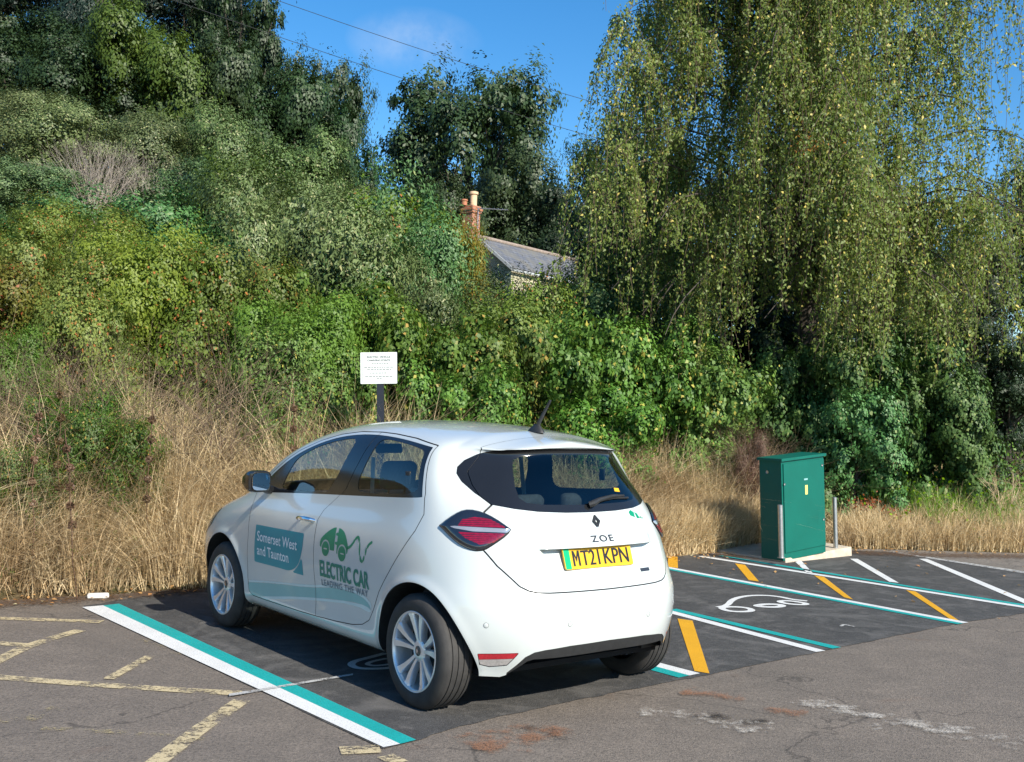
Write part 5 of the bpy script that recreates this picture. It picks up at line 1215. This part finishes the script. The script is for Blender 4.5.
def weeds():
    r = np.random.default_rng(10); out = []
    n = 9000; xy = strip_pts(n, -9.5, 10, .3, 3.2, r, lambda x, y, s: np.clip(.9 * (vnoise(x, y, .9, 5) - .15), 0, 1)); P_ = np.stack([xy[:, 0], xy[:, 1], terr(xy[:, 0], xy[:, 1])], 1)
    out.append(blades(P_, .25 + .45 * r.random(n), .006 + .008 * r.random(n), r.normal(size=(n, 3)) * [.3, .3, 0], r, .8))
    m = 36000; xy = strip_pts(m, -10, 11, .25, 4.5, r, lambda x, y, s: np.clip(.2 + 1.0 * vnoise(x, y, .8, 7) + .25 * (s - 1.4), 0, 1)); z = terr(xy[:, 0], xy[:, 1]) + np.abs(r.normal(size=m)) * (.22 + .2 * np.clip(vnoise(xy[:, 0], xy[:, 1], 1.7, 8), 0, 1)) * (.5 + sverge(xy[:, 0], xy[:, 1]) * .4)
    out.append(leaves(np.stack([xy[:, 0], xy[:, 1], z], 1), unit(rdir(m, r) + np.array([.2, -.5, .6])), .06, .6, r))
    V, F, T = joinq(*out); tag(link('green_weeds', mesh_np('green_weeds', V, F, 4, tint=T), SP['nettle']), 'low green weeds and creepers growing through the dry grass', 'weeds', kind='stuff')
    # bright weeds right of the cabinet and the small red creeper
    c = at(925, 470, 15.2); m = 2200; g = r.normal(size=(m, 2)) * [.55, .35] + [c.x, c.y]; P_ = np.stack([g[:, 0], g[:, 1], terr(g[:, 0], g[:, 1]) + .05 + np.abs(r.normal(size=m)) * .22], 1)
    V, F, T = leaves(P_, unit(rdir(m, r) + [.2, -.5, .6]), .06, .6, r); tag(link('nettle_patch', mesh_np('nettle_patch', V, F, 4, tint=T), SP['broom']), 'bright green patch of weeds on the bank right of the cabinet', 'weeds', kind='stuff')
    for (px, py, n_, sx) in ((868, 503, 90, .12), (895, 514, 50, .09)):
        c = at(px, py, 14.5); zt_ = c.z; g = r.normal(size=(n_, 2)) * [sx, .12] + [c.x, c.y]; P_ = np.stack([g[:, 0], g[:, 1], zt_ + r.normal(size=n_) * .06], 1)
        V, F, T = leaves(P_, unit(rdir(n_, r) + [.2, -.8, .3]), .035, .6, r); tag(link('red_creeper', mesh_np('red_creeper', V, F, 4, tint=T), M_redleaf), 'larger patch of red leaves in the straw right of the cabinet' if n_ > 60 else 'small patch of red leaves right of the larger red patch', 'creeper')
    # fallen leaves
    m = 900; xy = strip_pts(m, -6, 9, -.5, .25, r, lambda x, y, s: np.clip(1.1 - 2.2 * np.abs(s), 0, 1) * np.where((x > 1.6) | (x < -2.6), 1, .3)); P_ = np.stack([xy[:, 0], xy[:, 1], np.maximum(terr(xy[:, 0], xy[:, 1]), 0) + .014 + .01 * r.random(m)], 1)
    b = np.stack([2 + 6 * r.random(60), 8 + 5.5 * r.random(60), np.full(60, .016)], 1); P_ = np.concatenate([P_, b])
    V, F, T = leaves(P_, unit(rdir(len(P_), r) * .35 + [0, 0, 1]), .045, .6, r); tag(link('fallen_leaves', mesh_np('fallen_leaves', V, F, 4, tint=T), M_fallen), 'small dry fallen leaves at the edge of the tarmac', 'leaves', kind='stuff')
M_redleaf = leafmat('red_leaf', (.20, .05, .03), (.30, .08, .045), None, .3)
M_fallen = leafmat('fallen_leaf', (.28, .12, .05), (.50, .33, .14), (.55, .5, .3), .2)
weeds()
# ------------------------------------------------------------------ street furniture, cottage, wires
M_cab = simple('green_cabinet_paint', (.002, .105, .078), .45, spec=.3, var=.10, vs=2.2, bmp=.05, bs=80)
M_steel = simple('brushed_steel', (.52, .52, .52), .35, metal=.9, var=.12, vs=30)
M_conc = simple('pale_concrete', (.46, .40, .31), .9, var=.2, vs=9, bmp=.4, bs=70)
M_sign = simple('white_sign_face', (.60, .64, .62), .4, var=.03)
M_post = simple('black_post', (.012, .014, .022), .4, var=.1)
M_ink = simple('sign_ink', (.03, .04, .045), .6)
# cabinet on its plinth
u_ = Vector((.8, .6, 0)); v_ = Vector((-.6, .8, 0)); Wd, Dp = .77, .318
Cb = at(783.3, 555.0, 12.4); Rb = Cb + u_ * Wd; Rb.z = at(823.8, 546.0, Rb.y).z; tL = at(777, 458.6, 12.4).z; tR = at(821, 455.8, Rb.y).z
cabE = empty('electric_cabinet', tuple(Cb)); tag(cabE, 'dark green steel electricity cabinet standing on a concrete plinth by the bays', 'cabinet')
lz = LEAN / LEAN.z; slp = (Rb.z - Cb.z) / Wd; HT = (tL - Cb.z) / 1.118; kz = HT
def cpt(a, b, z): return u_ * a * (1 + 0 * z) + v_ * b + Vector((lz.x * z * kz, 0, z * kz + slp * a))
def hexa(mb, a0, a1, b0, b1, z0, z1):
    v = [cpt(a, b, z) for z in (z0, z1) for a, b in ((a0, b0), (a1, b0), (a1, b1), (a0, b1))]
    mb.add(v, [(3, 2, 1, 0), (4, 5, 6, 7), (0, 1, 5, 4), (1, 2, 6, 5), (2, 3, 7, 6), (3, 0, 4, 7)])
m = MB(); hexa(m, 0, Wd, 0, Dp, -.07, 1.085); m.build('housing', M_cab, cabE)
m = MB(); hexa(m, .025, Wd - .012, -.014, -.001, .02, 1.055); dr = m.build('cabinet_door', M_cab, cabE)
m = MB(); hexa(m, -.022, Wd + .022, -.028, Dp + .02, 1.087, 1.118); m.build('lid', M_cab, cabE)
m = MB(); hexa(m, .40, .445, -.0165, -.0145, .66, .77); m.build('warning_label', simple('yellow_label', (.75, .70, .18), .4), dr)
m = MB(); hexa(m, .385, .45, -.0165, -.0145, .83, .85); m.build('small_plate', simple('grey_label', (.22, .42, .42), .4), dr)
for (a, z) in ((.72, .98), (.725, .33), (.03, .82)):
    m = MB(); c = cpt(a, -.015, z); m.lathe([(0, 0), (.012, 0), (.014, .008)], 12, 'Z'); rt_ = Vector((0, 0, 1)).rotation_difference(-v_).to_matrix(); m.v = [tuple(c + rt_ @ Vector(p)) for p in m.v]; m.build('lock', M_steel, dr)
m = MB(); c = cpt(-.002, .20, .95); m.lathe([(0, 0), (.018, 0), (.02, .006)], 12, 'Z'); rt_ = Vector((0, 0, 1)).rotation_difference(-u_).to_matrix(); m.v = [tuple(c + rt_ @ Vector(p)) for p in m.v]; m.build('vent_cap', M_steel, cabE)
pl = MB(); pts = [gp(737, 556.0), gp(786, 563.2), gp(852, 556.0)]; 
b0, b1, b2 = pts; vv = v_ * .75; top = Vector((0, 0, .085)); bm_v = [b0, b1, b2, b2 + vv, b0 + vv * .75]
n_ = len(bm_v); pz_ = [at(742, 553.6, b0.y + .02).z, at(785, 558.4, b1.y + .02).z, at(852, 546.8, b2.y + .02).z]; hz = pz_ + [pz_[2] + .02, pz_[0] + .02]
pl.add([Vector((p.x, p.y, -.05)) for p in bm_v] + [Vector((p.x + (v_.x * .012 if i < 3 else 0), p.y + (v_.y * .012 if i < 3 else 0), hz[i])) for i, p in enumerate(bm_v)], [tuple(range(n_))[::-1]] + [(n_, n_ + 1, n_ + 3), (n_, n_ + 3, n_ + 4), (n_ + 1, n_ + 2, n_ + 3)] + [(i, (i + 1) % n_, (i + 1) % n_ + n_, i + n_) for i in range(n_)])
tag(pl.build('concrete_plinth', M_conc), 'pale concrete plinth under the green cabinet and its two bollards', 'plinth')
for k, (px, pb, pt, Y, lab) in enumerate(((781.5, 556, 505.7, 12.14, 'stainless steel bollard in front of the left corner of the green cabinet'), (835.8, 547.5, 498, 13.16, 'stainless steel bollard beyond the right side of the green cabinet'))):
    b_ = at(px, pb, Y); tp_ = at(px, pt, Y); L = tp_.z - b_.z + .03; mb_ = MB(); rr = .028
    mb_.lathe([(rr, 0), (rr, L - .004), (rr - .004, L), (0, L)], 24, 'Z'); mb_.lathe([(.045, .0), (.045, .006), (rr, .007)], 24, 'Z'); mb_.v = [(x + LEAN.x / LEAN.z * z, y, z) for x, y, z in mb_.v]
    o = mb_.build('bollard', M_steel, None, True); o.location = (b_.x, Y, b_.z - .02); tag(o, lab, 'bollard', 'steel bollards beside the cabinet')
# sign on a black post behind the car
Y = 11.15; c = at(378.8, 368, Y); sg = empty('notice_sign', (c.x, Y, tz(c.x, Y))); tag(sg, 'small white notice on a black post behind the car', 'sign')
w, h = .378, .325; cz = c.z - sg.location.z; tl_ = R(-2.6)
rot = Matrix.Rotation(tl_, 3, 'Y') @ Matrix.Rotation(R(-4), 3, 'Z')
Rm = Matrix.Rotation(R(-2.2), 3, 'Y')
pm = MB(); pm.box((0, .03, 0), (.072, .05, 3.0)); pm.v = [tuple(Rm @ Vector((x + .012, y, z * 1.0 - 1.5 + .10)) + Vector((0, 0, cz))) for x, y, z in pm.v]; pm.build('post', M_post, sg)
S3 = lambda u, v, d: Rm @ Vector((u, -d, v)) + Vector((0, 0, cz))
pn = MB().prism(rrect(w, h, .008), S3, 0, .004).build('sign_panel', M_sign, sg)
bd = MB()
for a, b, c_, d_ in ((-.17, .145, .17, .1475), (-.17, -.1475, .17, -.145), (-.17, -.145, -.1675, .145), (.1675, -.145, .17, .145)): bd.prism([(a, b), (c_, b), (c_, d_), (a, d_)], S3, .004, .0046)
bd.build('sign_border', M_ink, pn)
def sign_text(txt, u0, v0, w_, h_, bold=0):
    v, f = text_mesh(txt, .1, 1, bold); xs = [p[0] for p in v]; ys = [p[1] for p in v]
    pts = [tuple(S3(u0 + (a - min(xs)) * w_ / (max(xs) - min(xs)), v0 + (b - min(ys)) * h_ / (max(ys) - min(ys)), .0052)) for a, b in v]
    me = bpy.data.meshes.new('lettering'); me.from_pydata(pts, [], f); me.update(); link('lettering', me, M_ink, pn)
sign_text('ELECTRIC VEHICLE', -.122, .105, .240, .019, .002); sign_text('CHARGING POINTS', -.118, .070, .235, .019, .002)
lb = MB(); rl = random.Random(4)                      # the small print, too small to read
for (vv_, u0, u1) in ((.044, -.07, .10), (.004, -.15, .15), (-.020, -.12, .13), (-.056, -.09, .09), (-.092, -.14, .15), (-.114, -.02, .03)):
    u = u0
    while u < u1: L = rl.uniform(.012, .034); lb.prism([(u, vv_), (min(u + L, u1), vv_), (min(u + L, u1), vv_ + .008), (u, vv_ + .008)], S3, .004, .0049); u += L + .008
lb.build('small_print', simple('pale_ink', (.16, .18, .18), .6), pn)
# white litter at the edge of the tarmac
p = gp(98, 598.5); lm = MB(); lm.box((0, 0, .022), (.17, .07, .045), Matrix.Rotation(R(20), 3, 'Z'), .015); o = lm.build('litter', simple('white_litter', (.7, .68, .64), .6, bmp=.6, bs=30), None, True); o.location = p; tag(o, 'small crumpled white piece of litter at the left edge of the tarmac', 'litter')

# cottage: slate roof, rendered gable, brick chimney
M_slate, t, out = nt('slate_roof'); tc_ = nd(t, 'ShaderNodeTexCoord'); br = nd(t, 'ShaderNodeTexBrick'); br.inputs['Scale'].default_value = 1.0; br.inputs['Color1'].default_value = (.105, .112, .130, 1); br.inputs['Color2'].default_value = (.150, .155, .170, 1); br.inputs['Mortar'].default_value = (.05, .052, .06, 1)
br.inputs['Brick Width'].default_value = .30; br.inputs['Row Height'].default_value = .22; br.inputs['Mortar Size'].default_value = .012; t.links.new(tc_.outputs['UV'], br.inputs['Vector'])
pbsdf(t, out, mixc(t, mrange(t, noise(t, 1.5, 5), .4, .7), br.outputs[0], (.16, .15, .12)), .5, 0, .4, nrm=bump(t, br.outputs[1], .4, .02))
M_brick, t, out = nt('chimney_brick'); br = nd(t, 'ShaderNodeTexBrick'); br.inputs['Scale'].default_value = 1; br.inputs['Brick Width'].default_value = .225; br.inputs['Row Height'].default_value = .075; br.inputs['Mortar Size'].default_value = .008
br.inputs['Color1'].default_value = (.36, .12, .055, 1); br.inputs['Color2'].default_value = (.26, .09, .05, 1); br.inputs['Mortar'].default_value = (.35, .30, .24, 1); t.links.new(nd(t, 'ShaderNodeTexCoord').outputs['UV'], br.inputs['Vector']); pbsdf(t, out, br.outputs[0], .85, 0, .2)
M_render = simple('pale_green_render', (.20, .25, .19), .9, var=.12, vs=3); M_cream = simple('cream_wall', (.42, .39, .26), .9, var=.1); M_board = simple('white_bargeboard', (.40, .42, .42), .5); M_ridge = simple('ridge_tile', (.24, .19, .155), .8, var=.25)
k_ = 1.5; Ya = 45.0
A = at(478.5, 237, Ya); zr = A.z; dr_ = Vector((3.35, 4.6, 0)).normalized(); gr_ = Vector((dr_.y, -dr_.x, 0)); Lh = 8.6; hs = 1.75; drop = 1.32; base = -9.0
hE = empty('cottage', (A.x, A.y, zr)); tag(hE, 'cottage with grey slate roof and brick chimney half hidden by shrubs', 'house')
def uvq(name, quads, mat, parent, th=0):
    v = []; f = []; uv = []
    for q_ in quads:
        b = len(v); v += [tuple(p) for p in q_]; f.append(tuple(range(b, b + len(q_)))); e1 = (Vector(q_[1]) - Vector(q_[0])).normalized(); nn_ = (Vector(q_[1]) - Vector(q_[0])).cross(Vector(q_[-1]) - Vector(q_[0])).normalized(); e2 = nn_.cross(e1)
        uv += [((Vector(p) - Vector(q_[0])).dot(e1), (Vector(p) - Vector(q_[0])).dot(e2)) for p in q_]
    me = bpy.data.meshes.new(name); me.from_pydata(v, [], f); l_ = me.uv_layers.new(); [setattr(l_.data[i], 'uv', uv[i]) for i in range(len(uv))]; me.update(); return link(name, me, mat, parent)
def hp(a, b, z): return dr_ * a + gr_ * b + Vector((0, 0, z))
ov = .12
def rq(s_): return [hp(-ov, s_ * (hs + .12), -drop * (hs + .12) / hs), hp(Lh, s_ * (hs + .12), -drop * (hs + .12) / hs), hp(Lh, 0, 0), hp(-ov, 0, 0)]
rf = uvq('roof', [rq(1), rq(-1)], M_slate, hE); so_ = rf.modifiers.new('t', 'SOLIDIFY'); so_.thickness = .07; so_.offset = -1
uvq('wall', [[hp(0, -hs, base), hp(0, hs, base), hp(0, hs, -drop - .07), hp(0, 0, -.09), hp(0, -hs, -drop - .07)]], M_render, hE)
uvq('wall', [[hp(0, hs, base), hp(Lh, hs, base), hp(Lh, hs, -drop - .09), hp(0, hs, -drop - .09)], [hp(Lh, -hs, base), hp(0, -hs, base), hp(0, -hs, -drop - .09), hp(Lh, -hs, -drop - .09)], [hp(Lh, hs, base), hp(Lh, -hs, base), hp(Lh, -hs, -drop - .09), hp(Lh, 0, -.1), hp(Lh, hs, -drop - .09)]], M_cream, hE)
for s_ in (1, -1):
    m = MB(); e_ = hp(-ov - .02, s_ * (hs + .14), -drop * (hs + .14) / hs - .10); r_ = hp(-ov - .02, 0, -.09); up_ = Vector((0, 0, .15)); t_ = dr_ * .035
    m.add([e_, r_, r_ + up_, e_ + up_, e_ - t_, r_ - t_, r_ + up_ - t_, e_ + up_ - t_], [(0, 1, 2, 3), (7, 6, 5, 4), (0, 4, 5, 1), (1, 5, 6, 2), (2, 6, 7, 3), (3, 7, 4, 0)]); m.build('bargeboard', M_board, hE)
m = MB(); m.tube([hp(-ov - .03, 0, .02), hp(Lh, 0, .02)], .09, 10); m.build('ridge', M_ridge, hE, True)
m = MB(); m.tube([hp(-ov, hs + .17, -drop * 1.07 - .10), hp(Lh, hs + .17, -drop * 1.07 - .10)], .06, 8); m.build('gutter', M_board, hE, True)
ch = Vector(at(470.5, 240, Ya - .1) - A); cw = .37
def cq(z0, z1, w_): 
    c4 = [ch + dr_ * a + gr_ * b for a, b in ((-w_, -w_), (-w_, w_), (w_, w_), (w_, -w_))]; lo = [p + Vector((0, 0, z0 - ch.z)) for p in c4]; hi = [p + Vector((0, 0, z1 - ch.z)) for p in c4]
    return [[lo[i], lo[(i + 1) % 4], hi[(i + 1) % 4], hi[i]] for i in range(4)] + [hi, lo[::-1]]
chm = uvq('chimney', cq(-2.5, .95, cw * .72) + cq(.951, 1.06, cw * .84) + cq(1.061, 1.16, cw * .93) + cq(1.161, 1.26, cw * .78), M_brick, hE)
m = MB(); c2 = ch + dr_ * .12; m.lathe([(.15, 1.26), (.15, 1.75), (.20, 1.78), (.20, 1.88), (.14, 1.9), (.12, 1.5)], 16, 'Z', (c2.x, c2.y, 0)); m.build('chimney_pot', simple('buff_pot', (.60, .42, .26), .8), chm, True)
m = MB(); c2 = ch - dr_ * .30 - gr_ * .15; m.lathe([(.12, 1.26), (.12, 1.42), (.15, 1.45), (.15, 1.50), (.10, 1.52)], 16, 'Z', (c2.x, c2.y, 0)); m.build('chimney_pot', simple('red_pot', (.38, .15, .08), .8), chm, True)
m = MB(); c2 = ch + gr_ * .36; zt2 = 1.15; m.tube([(c2.x, c2.y, .3), (c2.x, c2.y, zt2)], .02, 6); rx_ = Vector((1, .15, 0)).normalized(); m.tube([Vector((c2.x, c2.y, zt2)) - rx_ * .1, Vector((c2.x, c2.y, zt2)) + rx_ * 1.25], .018, 6)
for k in range(7): q_ = Vector((c2.x, c2.y, zt2)) + rx_ * (.1 + .18 * k); pr_ = Vector((-rx_.y, rx_.x, 0)) * .22; m.tube([q_ - pr_, q_ + pr_], .008, 4)
m.build('tv_aerial', M_steel, hE)
# overhead wires crossing the sky
for (pa, pb_, Ya_, Yb, lab) in (((150, -45), (700, 132), 26, 34, 'upper black overhead wire crossing the blue sky'), ((150, -8), (720, 172), 27, 35, 'lower black overhead wire crossing the blue sky')):
    a = at(*pa, Ya_); b = at(*pb_, Yb); pts = [a.lerp(b, i / 24) - Vector((0, 0, .5 * math.sin(math.pi * i / 24) * .4)) for i in range(25)]
    tag(MB().tube(pts, .0075, 6).build('overhead_wire', M_plastic, None, True), lab, 'wire', 'overhead wires')
# ------------------------------------------------------------------ light: one sun from behind the camera's right, Nishita sky
SUN_EL, SUN_AZ = 33.5, -51.3          # elevation; direction to the sun in the ground plane, from +X, degrees
sd_ = Vector((math.cos(R(SUN_EL)) * math.cos(R(SUN_AZ)), math.cos(R(SUN_EL)) * math.sin(R(SUN_AZ)), math.sin(R(SUN_EL))))
sl = bpy.data.lights.new('sun', 'SUN'); sl.energy = 5.0; sl.angle = R(.55); sl.color = (1, .925, .80)
so = bpy.data.objects.new('sun', sl); COL.objects.link(so); so.rotation_euler = (-sd_).to_track_quat('-Z', 'Y').to_euler(); so.location = sd_ * 50
wd = bpy.data.worlds.new('World'); scene.world = wd; wd.use_nodes = True; t = wd.node_tree; t.nodes.clear()
sk = t.nodes.new('ShaderNodeTexSky'); sk.sky_type = 'NISHITA'; sk.sun_disc = False; sk.sun_elevation = R(SUN_EL)
sk.sun_rotation = R(90 - SUN_AZ); sk.air_density = 1.0; sk.dust_density = .05; sk.ozone_density = 2.4; sk.altitude = 200
bg = t.nodes.new('ShaderNodeBackground'); bg.inputs[1].default_value = .108
wo = t.nodes.new('ShaderNodeOutputWorld')
# one thin patch of high cloud above the distant oak
tc = t.nodes.new('ShaderNodeTexCoord'); nrm_ = t.nodes.new('ShaderNodeVectorMath'); nrm_.operation = 'NORMALIZE'; t.links.new(tc.outputs['Generated'], nrm_.inputs[0])
cdir = ray(415, 42).normalized()
mp = t.nodes.new('ShaderNodeMapping'); mp.vector_type = 'POINT'; mp.inputs['Location'].default_value = tuple(-cdir * 1.0); t.links.new(nrm_.outputs[0], mp.inputs[0])
ms = t.nodes.new('ShaderNodeVectorMath'); ms.operation = 'MULTIPLY'; ms.inputs[1].default_value = (1, 1, 2.1); t.links.new(mp.outputs[0], ms.inputs[0])
ln_ = t.nodes.new('ShaderNodeVectorMath'); ln_.operation = 'LENGTH'; t.links.new(ms.outputs[0], ln_.inputs[0])
nz_ = noise(t, 14, 5, .6, nrm_.outputs[0])
cf = math_(t, 'MULTIPLY', mrange(t, ln_.outputs[1], 0.0, .062, 1, 0), mrange(t, nz_, .3, .65), clamp=True)
hs_ = t.nodes.new('ShaderNodeHueSaturation'); hs_.inputs['Saturation'].default_value = 1.36; t.links.new(sk.outputs[0], hs_.inputs['Color'])
mxn = mixc(t, math_(t, 'MULTIPLY', cf, .55), hs_.outputs[0], (5.0, 5.3, 5.7))
t.links.new(mxn, bg.inputs[0]); t.links.new(bg.outputs[0], wo.inputs[0])
scene.view_settings.view_transform = 'Standard'; scene.view_settings.look = 'None'; scene.view_settings.exposure = 0.80; scene.view_settings.gamma = 1.0
scene.cycles.max_bounces = 8; scene.cycles.transparent_max_bounces = 12; scene.cycles.diffuse_bounces = 3; scene.cycles.use_denoising = True
